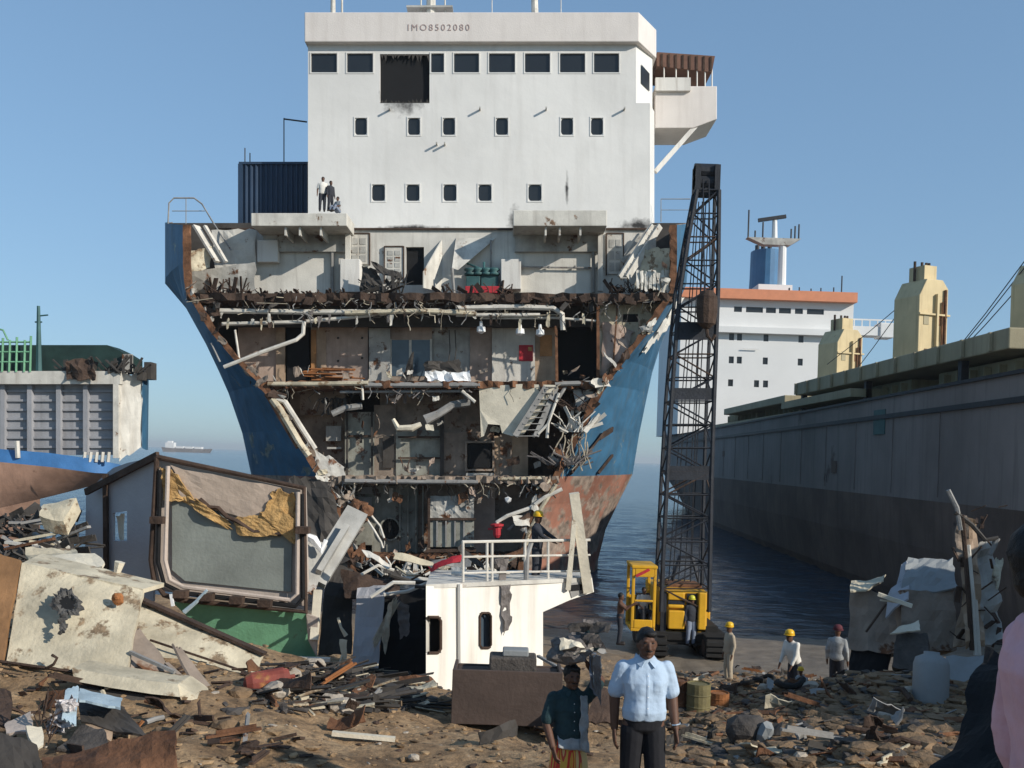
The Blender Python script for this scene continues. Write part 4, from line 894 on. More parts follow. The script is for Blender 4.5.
# ------------------------------------------------------------------ crawler crane
CD = 34.0
cb = at(683, 652, CD); cb.z = ground_z(cb.x, cb.y, False)
crane = empty('crawler_crane', cb, 'yellow crawler crane with tall black lattice boom standing on the wet shore', 'crane')
def cl(px, py, y=0.): p = at(px, py, CD + y); return p - cb
for sx_ in (-1, 1):
    tr = MB(); x = sx_ * .98 - .2
    prof = [(-1.9, .38), (-1.75, .1), (-1.5, 0), (1.5, 0), (1.75, .1), (1.9, .38), (1.75, .66), (1.5, .76), (-1.5, .76), (-1.75, .66)]
    tr.prism([(x - .34, y, z) for y, z in prof], (.68, 0, 0)); t_ = tr.build('crawler_track', 'track_black', crane, bevel=.03)
    tr = MB()
    for y in np.linspace(-1.7, 1.7, 15): tr.box(x - .37, x + .37, y - .07, y + .05, -.03, -.001); tr.box(x - .37, x + .37, y - .07, y + .05, .761, .80)
    for z in (.15, .32, .5): tr.box(x - .37, x + .37, -1.93, -1.80, z, z + .10)
    tr.build('track_shoe', 'track_black', t_)
    for y in (-1.3, -.65, 0, .65, 1.3): tr = MB(); tr.tube([(x - .37, y, .36), (x + .37, y, .36)], .26, 12); tr.build('track_wheel', 'rust_dark', t_)
w = MB(); w.box(-.9, .8, -1.0, 1.0, .35, .72); w.lathe([(.7, .7), (.7, .98)], (-.05, 0, 0), 18); w.build('undercarriage', 'track_black', crane)
w = MB(); w.box(-1.6, .95, -1.0, 2.6, .80, .99); w.build('turntable', 'track_black', crane)
# machinery house, from the picture: yellow body with dark gaps
def cbox(name, m_, px0, px1, py0, py1, y0, y1, parent=crane, bevel=.04):
    a = cl(px0, py1, y0); b_ = cl(px1, py0, y0); w = MB(); w.box(a.x, b_.x, a.y, b_.y + (y1 - y0), a.z, b_.z); return w.build(name, m_, parent, bevel=bevel)
hs = cbox('machinery_house', 'yellow_paint', 657, 708, 592, 634, -1.0, 2.2)
cbox('front_panel', 'yellow_paint', 668, 685, 593, 600, -1.15, -1.003, hs); cbox('front_panel', 'yellow_paint', 668, 684, 605, 608, -1.15, -1.003, hs); cbox('front_panel', 'yellow_paint', 668, 685, 611, 629, -1.2, -1.003, hs)
cbox('dark_gap', 'crane_black', 660, 667, 592, 632, -1.10, -1.003, hs, 0); cbox('dark_gap', 'crane_black', 686, 697, 594, 632, -1.10, -1.003, hs, 0); cbox('dark_gap', 'crane_black', 668.2, 684.8, 601, 604, -1.12, -1.003, hs, 0)
cbox('corner_panel', 'yellow_paint', 698, 707, 593, 630, -1.25, -1.003, hs); cbox('counterweight', 'yellow_paint', 703, 711, 596, 632, 1.0, 2.8, hs)
cbox('house_base', 'track_black', 655, 711, 633, 640, -1.1, 2.2, hs)
cbox('winch_cover', 'rust', 668, 702, 585, 592, .0, 1.2, hs)
# cab, open framed
cab = MB()
a = cl(630.5, 628, -1.4); b_ = cl(657, 569, -1.4); x0_, x1_, z0_, z1_ = a.x, b_.x, a.z, b_.z; y0_ = a.y; y1_ = a.y + 1.5
for x in (x0_, x1_ - .1):
    for y in (y0_, y1_ - .1): cab.box(x, x + .1, y, y + .1, z0_, z1_)
cab.box(x0_ - .02, x1_ + .02, y0_ - .03, y1_ + .02, z1_, z1_ + .1); cab.box(x0_, x1_, y0_, y1_, z0_ - .1, z0_)
cab.box(x0_ + .1, x1_ - .1, y0_ - .01, y0_ + .06, z1_ - .28, z1_ - .003); cab.box(x0_ + .1, x1_ - .1, y0_ - .012, y0_ + .04, z0_ + .86, z0_ + .93); cab.box(x0_ + .1, x1_ - .1, y0_ - .012, y0_ + .05, z0_ + .003, z0_ + .28)
cab.box(x0_ + .1, x1_ - .1, y1_ - .06, y1_, z0_, z0_ + .9)
co = cab.build('cab', 'yellow_paint', crane, bevel=.02)
w = MB(); w.beam((x0_ + .12, y0_ - .05, z1_ - .25), (x1_ - .25, y0_ - .05, z1_ - .02), .03, .09); w.build('cab_stripe', 'red_paint', co)
w = MB(); w.box(x0_ + .3, x0_ + .75, y0_ + .7, y0_ + 1.2, z0_ + .003, z0_ + .45); w.box(x0_ + .3, x0_ + .75, y0_ + 1.1, y0_ + 1.22, z0_ + .45, z0_ + 1.0); w.build('seat', 'black_cloth', co)
w = MB(); w.beam((x0_ + .5, y0_ + .2, z0_), (x0_ + .5, y0_ + .3, z0_ + .7), .05, .05); w.build('control_lever', 'crane_black', co)
# lattice boom
lv = [(612, 661, 709), (560, 663, 710), (480, 667, 711.5), (400, 671.5, 714), (330, 676.5, 716.5), (290, 680, 718), (240, 688, 718.5), (190, 697, 719)]
def bl(py, px, k): t = (612 - py) / 422; dep = 1.3 * (1 - .45 * max(0, (t - .6) / .4)); p = cl(px, py, -1.2 + t * 1.5); p.y += k * dep; return p
def side(py):
    for (a, l0, r0), (b2, l1, r1) in zip(lv, lv[1:]):
        if b2 <= py <= a: t = (a - py) / (a - b2); return l0 + (l1 - l0) * t, r0 + (r1 - r0) * t
    return lv[-1][1:]
boom = None
w = MB()
for k in (0, 1):
    for s_ in (1, 2): w.tube([bl(l_[0], l_[s_], k) for l_ in lv], .078 if k == 0 else .066, 7)
boom = w.build('boom', 'crane_black', crane)
st = [612 - i * 23.45 for i in range(19)]
for i, (pa, pb) in enumerate(zip(st, st[1:])):
    (l0, r0), (l1, r1) = side(pa), side(pb)
    w = MB()
    for k in (0, 1):
        w.tube([bl(pb, l1, k), bl(pb, r1, k)], .028, 5); w.tube([bl(pa, l0, k), bl(pb, r1, k)] if i % 2 else [bl(pa, r0, k), bl(pb, l1, k)], .03, 5)
    for px0, px1 in ((l0, l1), (r0, r1)): w.tube([bl(pa, px0, 0), bl(pb, px1, 1)] if i % 2 else [bl(pa, px0, 1), bl(pb, px1, 0)], .028, 5); w.tube([bl(pb, px1, 0), bl(pb, px1, 1)], .025, 5)
    w.build('lattice_brace', 'crane_black' if i % 5 else 'rust_dark', boom)
for (pa, pb) in ((340, 322), (400, 388), (480, 466)):
    (l0, r0), (l1, r1) = side(pa), side(pb); w = MB(); w.loft([[bl(pa, l0, -.02), bl(pa, r0, -.02)], [bl(pb, l1, -.02), bl(pb, r1, -.02)]]); w.build('joint_plate', 'crane_black', boom)
w = MB(); a = bl(190, 697, 0); b_ = bl(165, 719, 0); w.box(a.x - .05, a.x + .12, a.y, a.y + .75, a.z, b_.z); w.box(b_.x - .14, b_.x + .05, a.y, a.y + .75, a.z, b_.z); w.box(a.x, b_.x, a.y + .1, a.y + .65, a.z - .1, a.z + .12); hd = w.build('boom_head', 'crane_black', boom)
for dz in (.35, .75):
    w = MB(); w.tube([(a.x - .05, a.y + .35, a.z + dz), (b_.x + .02, a.y + .35, a.z + dz)], .26, 12); w.build('sheave', 'crane_black', hd)
hk = cl(707, 306, -.6)
w = MB(); hd_top = (hk.x, a.y + .05, a.z + .4)
for dx in (-.1, .1): w.tube([(hd_top[0] + dx, hd_top[1], hd_top[2]), (hk.x + dx, hk.y, hk.z + .5)], .025, 5)
w.build('hoist_rope', 'crane_black', crane)
w = MB(); w.lathe([(.12, -.75), (.30, -.6), (.36, -.2), (.34, .3), (.2, .5)], hk, 12); w.tube([hk + Vector((0, 0, -.7)), hk + Vector((.05, 0, -1.0)), hk + Vector((.2, 0, -1.15)), hk + Vector((.3, 0, -.95))], .06, 6); w.build('hook_block', 'rust_dark', crane)
w = MB()
for px in (668, 672, 678, 684, 690, 698): w.tube([bl(200, 700 + (px - 672) * .6, .3), cl(px, 590, .8)], .022, 4)
w.tube([bl(175, 708, 1), cl(690, 588, 2.2)], .03, 4); w.build('luffing_rope', 'crane_black', crane)
w = MB(); w.beam(cl(668, 592, 1.2), cl(680, 556, 1.9), .1, .1); w.beam(cl(702, 592, 1.2), cl(692, 556, 1.9), .1, .1); w.beam(cl(678, 557, 1.9), cl(694, 557, 1.9), .1, .1); w.build('gantry', 'crane_black', crane)
# ------------------------------------------------------------------ big cut-off pieces on the beach
def thing(name, m_, mb, label, cat, group=None, bevel=0, smooth=False, base=None):
    """one-mesh thing with its origin at its base"""
    zs = [p[2] for p in mb.v]; c = Vector((sum(p[0] for p in mb.v) / len(mb.v), sum(p[1] for p in mb.v) / len(mb.v), min(zs)))
    mb.v = [tuple(Vector(p) - c) for p in mb.v]
    return tag(mb.build(name, m_, None, bevel=bevel, smooth=smooth, loc=c), label, cat, group)
def quad_at(ps): return [at(*p) for p in ps]
def slab(mb, ps, th, back=(0, 1, 0)): return mb.prism(quad_at(ps), Vector(back) * th)

# --- deckhouse side with the big hatch frame
hb = empty('hatch_block', at(230, 650, 20.5), 'upright grey steel section with framed hatch, torn orange foam and green foot', 'ship section')
def hput(name, m_, mb, parent=hb, **k): 
    off = hb.location; mb.v = [tuple(Vector(p) - off) for p in mb.v]; return mb.build(name, m_, parent, **k)
w = MB()
hole = [(112, 512), (127, 511), (127, 541), (114, 541)]
w2 = quad_at([(86, 492, 22.4), (106, 474, 21.8), (107, 585, 21.8), (85, 566, 22.4)]); w.prism(w2, (0, .12, 0))
hput('wall_plate', 'wall_bluegrey', w)
w = MB()   # wall with a ragged window: four pieces round the opening
O = lambda px, py: (px, py, 21.7 - (px - 107) / 48 * .9)
for ps in ([O(107, 473), O(113, 468), O(113, 592), O(107, 590)], [O(127, 463), O(158, 456), O(153, 602), O(127, 598)], [O(113, 468), O(127, 463), O(127, 511), O(113, 513)], [O(113, 541), O(127, 541), O(127, 598), O(113, 592)]): w.prism(quad_at(ps), (0, .12, 0))
hput('wall_plate', 'wall_bluegrey', w)
w = MB(); w.crumple(*quad_at([(116, 515, 21.75), (124, 513, 21.7), (122, 540, 21.7), (119, 541, 21.75)]), 4, 4, .1, .03, .3, 5); hput('torn_flap', 'cream_fresh', w)
for a, b_ in (((86, 492), (158, 455)), ((105.5, 474), (106.5, 586))):
    w = MB(); w.beam(at(*a, 21.9 if a[0] < 100 else 21.6), at(*b_, 20.6 if b_[0] > 150 else 21.6), .08, .14); hput('wall_edge', 'rust_dark', w)
HB = 20.4
w = MB(); w.prism(quad_at([(157, 459, HB), (303, 488, HB), (306, 606, HB), (150, 590, HB)]), (0, .35, 0)); hput('hatch_plate', 'hatch_pink', w)
fr = [(157, 457), (304, 488), (306, 612), (180, 600), (164, 595), (154, 580), (151, 560), (157, 457)]
w = MB(); w.tube([at(px, py, HB - .12) for px, py in fr], .055, 8); hput('hatch_frame', 'rust_dark', w)
w = MB(); w.tube([at(px, py, HB - .20) for px, py in [(168, 466), (165, 560), (170, 580), (184, 587), (290, 600), (297, 594), (298, 492)]], .045, 7); hput('hatch_seal', 'hatch_pink', w)
w = MB(); w.tube([at(px, py, HB - .16) for px, py in [(160, 470), (158, 562), (164, 584), (182, 593), (296, 606), (303, 598), (302, 494)]], .05, 6); hput('hatch_rubber', 'black_cloth', w)
w = MB(); w.prism(quad_at([(172, 500, HB - .06), (207, 503, HB - .06), (225, 519, HB - .06), (245, 532, HB - .06), (292, 535, HB - .06), (291, 592, HB - .06), (185, 581, HB - .06), (172, 570, HB - .06)]), (0, .055, 0)); hput('hatch_panel', 'hatch_grey', w)
for k, ps in enumerate(([(161, 468), (176, 472), (196, 500), (164, 500)], [(232, 518), (262, 514), (282, 535), (240, 536)], [(262, 512), (276, 490), (297, 494), (296, 540)], [(262, 515), (276, 505), (297, 520), (296, 545)], [(176, 497), (200, 500), (232, 525), (228, 530)])):
    w = MB(); w.crumple(*quad_at([(p[0], p[1], HB - .12) for p in ps]), 8, 7, .12, .06, .45, 30 + k, 2.2); hput('torn_foam', 'foam_orange', w)
w = MB(); w.crumple(*quad_at([(172, 466, HB - .09), (280, 488, HB - .09), (274, 528, HB - .09), (186, 500, HB - .09)]), 8, 6, .06, .03, .3, 41); hput('lining_sheet', mat('lining_pink', (.42, .33, .26), .85, var=.15, scale=3, rust=.2, rustc=(.4, .22, .08)), w)
w = MB(); rr = random.Random(8)
pts = [at(200 + i * 9, 500 + [0, 5, 9, 16, 22, 27, 30, 32, 33, 34][i] + rr.uniform(-2, 2), HB - .16) for i in range(10)]; w.tube(pts, .045, 5); hput('foam_edge', 'rust_dark', w)
for px, py in ((181, 594), (207, 597), (237, 600), (265, 603), (158, 520), (303, 530)): w = MB(); p = at(px, py, HB - .3); w.obox(p, (.13, 0, 0), (0, .12, 0), (0, 0, .07)); hput('dog_bolt', 'rust_dark', w)
w = MB(); w.prism(quad_at([(172, 602, HB + .1), (306, 611, HB + .1), (316, 657, HB + .3), (240, 657, HB + .3), (196, 625, HB + .2)]), (0, .1, 0)); hput('green_foot', 'green_paint', w)
w = MB(); w.prism(quad_at([(306, 614, HB - .1), (318, 618, HB - .1), (316, 656, HB), (308, 640, HB)]), (0, .1, 0)); hput('foot_edge', 'hatch_pink', w)
w = MB(); w.beam(at(260, 657, 20.2), at(330, 660, 20.2), .12, .08); w.beam(at(262, 662, 20.1), at(322, 663, 20.1), .1, .05); hput('foot_rail', 'pipe_white', w)
w = MB(); w.tube([at(184, 612, 20.0), at(196, 602, 20.0), at(207, 590, 20.0)], [.05, .04, .03], 5); hput('hanging_strip', 'plastic_blue', w)
w = MB(); w.beam(at(171, 594, 20.0), at(173, 606, 20.0), .06, .04); hput('hanging_strip', 'cloth_white', w)

# --- cream slab with the burnt hole, lying on the left
cs = empty('cream_slab', at(70, 664, 13), 'cream painted steel slab with burnt ring hole and brown end at left', 'steel slab')
def cput(name, m_, mb, root=None, parent=None, **k):
    root = root or cs; mb.v = [tuple(Vector(p) - root.location) for p in mb.v]; return mb.build(name, m_, parent or root, **k)
def bilin(c, u, v): return c[0].lerp(c[1], u).lerp(c[3].lerp(c[2], u), v)
cc = quad_at([(22, 563, 13.9), (143, 589, 13.9), (126, 676, 13.0), (6, 662, 13.0)])
w = MB(); w.crumple(cc[3], cc[2], cc[1], cc[0], 22, 14, .05, .07, .10, 3, 1.2); cput('face_plate', 'cream_plate', w)
w = MB(); w.crumple(*quad_at([(4, 662, 13.02), (-30, 658, 13.02), (-26, 548, 14.0), (22, 562, 13.92)]), 6, 8, .05, .07, .1, 4); cput('end_plate', mat('ochre_rust', (.24, .125, .055), .85, var=.4, scale=1.6, rust=.25), w)
w = MB(); w.prism([cc[0], cc[1], cc[1] + Vector((.05, .7, .0)), cc[0] + Vector((-.1, .8, .05))], (0, 0, -.06)); cput('top_plate', 'cream_plate', w)
w = MB(); rr = random.Random(14); nrm = (cc[1] - cc[0]).cross(cc[3] - cc[0]).normalized()
if nrm.y > 0: nrm = -nrm
hc = at(68, 606, 13.4) + nrm * .06
ax = (cc[1] - cc[0]).normalized(); ay = (cc[0] - cc[3]).normalized()
ring = []
for k in range(40):
    a = 2 * pi * k / 40; r0 = .10 + rr.uniform(-.02, .02); r1 = .21 + rr.uniform(-.05, .05)
    ring.append([hc + (ax * cos(a) + ay * sin(a)) * r0 + nrm * .015, hc + (ax * cos(a) + ay * sin(a) * 1.0) * ((r0 + r1) / 2) + nrm * rr.uniform(.03, .07), hc + (ax * cos(a) + ay * sin(a)) * r1 + nrm * .012])
ring.append(ring[0]); w.loft(ring)
for k in range(10): p = hc - ay * (.2 + k * .028) + ax * rr.uniform(-.07, .09) + nrm * .02; w.ico(p, rr.uniform(.03, .06), 1, .4, k, (1, .4, 1))
br = cput('burnt_ring', mat('char', (.085, .08, .075), .9, var=.6, scale=7, bump=.8), w)
w = MB(); w.loft([[hc + (ax * cos(2 * pi * k / 24) + ay * sin(2 * pi * k / 24)) * r + nrm * .014 for k in range(24)] for r in (.115, .002)], True); cput('hole', 'black_void', w)
w = MB(); p = at(118, 600, 13.6) + nrm * .03; w.ico(p, .085, 2, .14, 2, (1, .45, 1)); w.ico(p + nrm * .03, .04, 1, .15, 3); cput('corroded_boss', 'rust_orange', w)
w = MB(); w.tube([at(-10, 660, 12.9), at(40, 667, 12.9), at(90, 674, 12.9), at(140, 679, 12.85), at(180, 684, 12.8)], .022, 5); w.tube([at(47, 668, 12.88), at(54, 664, 12.85), at(57, 658, 12.85), at(52, 655, 12.88)], .02, 5); cput('edge_bar', 'rust_dark', w)

s2 = MB(); c2_ = quad_at([(138, 598, 15.4), (264, 654, 15.0), (246, 700, 14.2), (128, 664, 14.2)]); s2.crumple(c2_[3], c2_[2], c2_[1], c2_[0], 18, 10, .06, .07, .15, 6, 1.0)
r2 = empty('cream_slab', at(195, 690, 14.3), 'sloping cream slab with dark top edge between burnt hole slab and green foot', 'steel slab')
cput('face_plate', 'cream_plate', s2, r2)
w = MB(); w.beam(at(136, 597, 15.35), at(265, 654, 14.95), .14, .045); cput('top_edge', 'rust_dark', w, r2)
w = MB(); w.beam(at(150, 640, 14.5), at(258, 676, 14.5), .02, .03); cput('weld_seam', 'rust_dark', w, r2)
w = MB(); w.crumple(*quad_at([(130, 633, 13.7), (137, 630, 13.9), (172, 672, 13.4), (128, 674, 13.1)]), 6, 5, .12, .03, .3, 51); thing('bent_plate', 'grey_brown', w, 'brown bent plate wedged between the two cream slabs', 'plate')
w = MB(); w.crumple(*quad_at([(172, 650, 13.5), (180, 655, 13.6), (226, 706, 13.1), (206, 708, 12.9)]), 7, 3, .1, .03, .25, 52); w.beam(at(166, 664, 13.3), at(212, 706, 12.8), .06, .05); thing('bent_plate', 'grey_brown', w, 'narrow brown folded plate sloping down across the cream slab', 'plate')
w = MB(); w.beam(at(130, 652, 13.2), at(175, 672, 13.0), .05, .04); thing('steel_bar', 'pipe_grey', w, 'thin grey bar lying in front of the brown wedged plate', 'bar')
w = MB(); pts = [(72, 668), (110, 675), (150, 681), (178, 684), (192, 694), (206, 706)]; top = [at(px, py, 12.55) for px, py in pts]; bot = [at(px + (2 if i < 4 else -8), py + 13, 12.4) for i, (px, py) in enumerate(pts)]
w.loft([top, bot, [p + Vector((0, .5, 0)) for p in bot], [p + Vector((0, .5, 0)) for p in top], top]); thing('bent_strip', 'cream_plate', w, 'pale cream strip bent downward at its right end, under the cream slabs', 'plate')
w = MB(); w.prism(quad_at([(80, 686, 12.5), (160, 697, 12.5), (160, 708, 12.4), (78, 694, 12.4)]), (0, .35, 0)); thing('shadow_gap_strip', 'dark_steel', w, 'dark strip painting the shadow gap under the pale bent strip', 'shadow strip')  # solid dark strip painting the shadow gap beneath the bent strip

# --- junk in the lower left corner
def cr(name, m_, ps, label, cat, nx=7, ny=5, amp=.08, th=.025, jag=.2, seed=0, fr=1.6, group=None):
    w = MB(); w.crumple(*quad_at(ps), nx, ny, amp, th, jag, seed, fr); return thing(name, m_, w, label, cat, group)
cr('bent_sheet', 'plastic_blue', [(66, 694, 10.9), (79, 690, 11), (76, 728, 10.4), (62, 722, 10.4)], 'pale blue grey sheet standing on edge in the lower left junk', 'sheet', seed=1)
cr('bent_sheet', 'plastic_blue', [(78, 691, 11.2), (122, 697, 11.2), (120, 708, 10.8), (79, 702, 10.8)], 'pale blue grey sheet lying flat beside the upright one', 'sheet', seed=2, amp=.05)
cr('rusty_plate', 'rust', [(42, 756, 9.9), (178, 738, 9.9), (176, 780, 9.4), (40, 790, 9.4)], 'wide red brown rusty plate along the bottom edge at left', 'plate', 12, 5, .10, .04, .12, 3)
cr('curved_plate', 'stone_dark', [(58, 752, 10.1), (112, 752, 10.1), (104, 730, 10.5), (80, 730, 10.6)], 'dark grey curved plate behind the wide rusty plate', 'plate', 8, 5, .08, .03, .1, 4)
cr('dark_plate', 'dark_steel', [(-20, 728, 9.9), (38, 748, 9.8), (46, 790, 9.4), (-20, 790, 9.4)], 'black steel plate filling the bottom left corner', 'plate', 7, 5, .08, .04, .15, 5)
cr('torn_board', 'hatch_pink', [(4, 724, 10.6), (30, 712, 10.8), (34, 730, 10.4), (6, 736, 10.4)], 'pinkish torn board in the lower left junk', 'board', 6, 4, .05, .03, .3, 6)
cr('torn_board', 'cream_fresh', [(26, 730, 10.3), (42, 730, 10.4), (43, 746, 10.1), (34, 750, 10.0)], 'small bright cream board beside the black corner plate', 'board', 4, 4, .04, .03, .3, 7)
cr('green_plate', 'tan_panel', [(84, 722, 11.0), (114, 719, 11.1), (112, 743, 10.6), (90, 733, 10.7)], 'olive tan triangular plate behind the curved dark plate', 'plate', 5, 4, .05, .03, .2, 8)
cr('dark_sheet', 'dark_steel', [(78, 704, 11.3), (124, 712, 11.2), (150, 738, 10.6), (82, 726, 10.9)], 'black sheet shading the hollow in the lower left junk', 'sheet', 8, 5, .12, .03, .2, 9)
cr('rusty_plate', 'rust_dark', [(-20, 690, 11.5), (12, 694, 11.4), (10, 724, 10.8), (-20, 720, 10.8)], 'dark brown plate at the left edge above the black corner', 'plate', 5, 4, .08, .03, .2, 10)
w = MB(); rr = random.Random(17)
for k in range(9): a = at(rr.uniform(46, 64), rr.uniform(706, 734), 10.5); w.crumple(a, a + Vector((rr.uniform(.1, .2), rr.uniform(-.08, .08), rr.uniform(-.05, .06))), a + Vector((rr.uniform(.06, .18), rr.uniform(-.05, .1), rr.uniform(.08, .16))), a + Vector((rr.uniform(-.04, .04), .05, rr.uniform(.06, .14))), 5, 5, .12, .01, .35, k, 6)
thing('plastic_sack', mat('sack_print', (.16, .14, .15), .6, var=.9, scale=9, c2=(.6, .55, .53), bump=.3), w, 'crumpled black and white plastic sack in the lower left junk', 'sack')
w = MB()
for k in range(10): a = at(38 + rr.uniform(0, 12), 745 - k * 4, 10.4); w.tube([a, a + Vector((rr.uniform(-.1, .1), .05, .14)), a + Vector((rr.uniform(-.15, .15), .1, .25))], .008, 4)
thing('cable_tangle', 'rust_dark', w, 'tangle of thin dark wire near the left corner sack', 'cable')

# --- debris behind the cream slab
cr('broken_crate', 'cream_plate', [(48, 517, 19.6), (82, 512, 19.6), (68, 534, 19.2), (44, 527, 19.2)], 'cream broken crate tilted on the far left heap', 'crate', 5, 4, .08, .3, .15, 11)
cr('broken_board', 'cream_plate', [(26, 552, 16), (76, 548, 16.2), (84, 566, 15.4), (30, 570, 15.4)], 'flat cream board lying on top of the burnt hole slab', 'board', 8, 4, .1, .05, .25, 12)
cr('broken_board', 'cream_fresh', [(30, 562, 15.2), (98, 556, 15.4), (104, 568, 15.0), (40, 572, 15.0)], 'bright splintered board on the top edge of the burnt hole slab', 'board', 8, 3, .06, .05, .3, 13)
cr('sheet_heap', 'grey_paint', [(84, 570, 15.2), (112, 572, 15.2), (124, 588, 14.7), (84, 580, 14.6)], 'small grey crumpled sheet at the slab corner below the grey wall', 'sheet', 6, 4, .15, .03, .3, 14)
w = MB(); w.tube([at(112, 582, 14.6), at(117, 573, 14.6), at(120, 562, 14.6)], [.04, .05, .08], 6); thing('pipe_stub', 'cream_fresh', w, 'short cream pipe stub sticking up before the grey wall', 'pipe')
rr = random.Random(19)
pool = ['dark_steel', 'rust_dark', 'grey_brown', 'stone_dark']
w = MB()
for k in range(240):
    py = rr.uniform(515, 578); a = at(rr.uniform(-15, 78), py, 23 - (py - 515) * .1); b_ = a + Vector((rr.uniform(-.6, .6), rr.uniform(-.4, .4), rr.uniform(-.1, .3))); w.beam(a, b_, rr.uniform(.02, .16), .03, (rr.random(), rr.random(), .3))
o = thing('scrap_heap', 'dark_steel', w, 'dark tangled scrap heap below the blue banded hull at far left', 'scrap heap'); o['kind'] = 'stuff'
for k in range(14):
    px, py = rr.uniform(-5, 62), rr.uniform(520, 570); d = 22 - (py - 510) * .09; a = at(px, py, d); L = rr.uniform(.4, 1.2); an = rr.uniform(-.6, .5)
    w = MB(); w.beam(a, a + Vector((cos(an) * L, rr.uniform(-.3, .3), sin(an) * L)), rr.uniform(.06, .14), .05); cm = rr.choice(['pipe_grey', 'pipe_white', 'rust', 'cream_plate']); thing('steel_bar', cm, w, dict(pipe_white='white', cream_plate='cream', pipe_grey='grey', rust='rust brown')[cm] + ' loose bar sticking out of the dark scrap heap at left', 'bar', 'bars in the left scrap heap')

# --- slanted beams and dark plates between hatch block and cabin
w = MB(); w.beam(at(357, 512, 22.5), at(314, 582, 21), .5, .18, (0, 1, 0)); w.beam(at(346, 528, 21.9), at(318, 574, 20.9), .12, .3, (0, 1, 0)); thing('leaning_girder', 'grey_paint', w, 'grey girder leaning against the cut hull beside the hatch block', 'girder')
w = MB(); w.crumple(*quad_at([(306, 530, 21.4), (330, 548, 21.4), (312, 596, 20.6), (304, 596, 20.6)]), 5, 6, .1, .03, .2, 3); thing('leaning_sheet', 'grey_paint', w, 'grey sheet tucked between hatch frame and leaning girder', 'sheet')
w = MB(); w.tube([at(303, 534, 21), at(314, 540, 21), at(322, 550, 21), at(326, 540, 21)], [.05, .11, .1, .05], 6); thing('white_rag', 'cloth_white', w, 'bright white rag caught beside the hatch frame corner', 'rag')
w = MB(); w.beam(at(318, 590, 20.6), at(314, 640, 20.3), .16, .1); thing('timber_post', 'cream_fresh', w, 'short pale upright post right of the green foot', 'post')
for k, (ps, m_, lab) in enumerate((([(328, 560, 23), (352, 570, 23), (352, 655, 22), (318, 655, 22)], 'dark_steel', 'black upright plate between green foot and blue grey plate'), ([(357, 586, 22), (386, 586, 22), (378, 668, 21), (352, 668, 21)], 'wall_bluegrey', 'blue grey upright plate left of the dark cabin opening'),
        ([(384, 588, 22.6), (430, 588, 22.4), (430, 690, 21.6), (376, 690, 21.6)], 'black_void', 'black sheet painting the dark inside of the cabin opening'), ([(340, 570, 22.5), (400, 580, 22.5), (400, 600, 22), (345, 598, 22)], 'rust_dark', 'rust dark plate above the blue grey plate'))):  # the near-black sheet paints the shade inside the cabin opening
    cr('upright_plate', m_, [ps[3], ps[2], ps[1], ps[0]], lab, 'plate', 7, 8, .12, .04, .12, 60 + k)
w = MB(); w.tube([at(338, 618, 20.4), at(341, 628, 20.3), at(346, 636, 20.3)], [.03, .03, .05], 5); w.crumple(*quad_at([(340, 640, 20.2), (348, 640, 20.2), (346, 660, 20.1), (341, 658, 20.1)]), 3, 5, .12, .03, .3, 7); w.tube([at(342, 656, 20.1), at(335, 676, 19.8)], .025, 5); thing('torn_strip', 'cream_plate', w, 'pale twisted strip standing in the rubble left of the cabin', 'strip')

# --- white cabin section in the middle
cabd = lambda px: 18.6 + (px - 427) / 163 * 2.3
def K(px, py, dd=0.): return at(px, py, cabd(px) + dd)
cabin = empty('cabin_section', at(490, 690, 19), 'bright white cabin section with slot window and railing, sitting on the beach', 'cabin')
def kput(name, m_, mb, parent=None, **k): return cput(name, m_, mb, cabin, parent, **k)
top = lambda px: 587 - (px - 427) * .045
def kp(mb, ps, th=.08, dd=0.):
    return mb.prism([K(px, py, dd) for px, py in ps], (.03, th, 0))
mat('cabin_white', (.80, .76, .68), .55, var=.10, scale=.8, streak=True, rust=.17, rscale=1.8, rustc=(.36, .22, .12), bump=.2, bscale=3)
w = MB()
def kwall(a, b_, c, d): w.add([K(a, d), K(b_, d), K(b_, c), K(a, c)], [(0, 1, 2, 3)])
kwall(441, 479.5, 584, 692); kwall(491, 543, 581, 680); kwall(479.5, 491, 582, 613); kwall(479.5, 491, 648, 690); kwall(426, 441, 586, 617); kwall(426, 441, 653, 694)
w.add([K(543, 580), K(592, 578), K(594, 592), K(570, 600), K(543, 612)], [(0, 1, 2, 3, 4)])
wall_ = kput('front_wall', 'cabin_white', w)
w = MB(); w.add([K(479.5, 613, .15), K(491, 613, .15), K(491, 648, .15), K(479.5, 648, .15)], [(0, 1, 2, 3)]); kput('slot_window', 'glass_blue', w, wall_)
w = MB(); pts = [(480, 616), (482, 613), (489, 613), (491, 616), (491, 645), (489, 648), (482, 648), (480, 645), (480, 616)]; w.tube([K(px, py, -.02) for px, py in pts], .025, 5); kput('window_frame', 'rust_dark', w, wall_)
w = MB(); w.add([K(426, 617, .3), K(441, 617, .3), K(441, 653, .3), K(426, 653, .3)], [(0, 1, 2, 3)]); kput('doorway', 'black_void', w, wall_)
w = MB(); w.tube([K(px, py, -.02) for px, py in [(428, 617), (438, 617), (441, 621), (441, 649), (438, 653), (428, 653)]], .03, 5); kput('door_frame', 'rust_dark', w, wall_)
w = MB(); w.tube([K(460, 584, -.06), K(460.5, 676, -.06)], .05, 7); kput('drain_pipe', 'cabin_white', w, wall_)
w = MB(); w.prism([K(426, 584.5, .01), K(592, 577.5, .01), K(592, 577.5, .01) + Vector((.05, 1.3, 0)), K(426, 584.5, .01) + Vector((-.1, 2.4, 0))], (0, 0, -.08)); kput('roof', 'white_dirty', w)
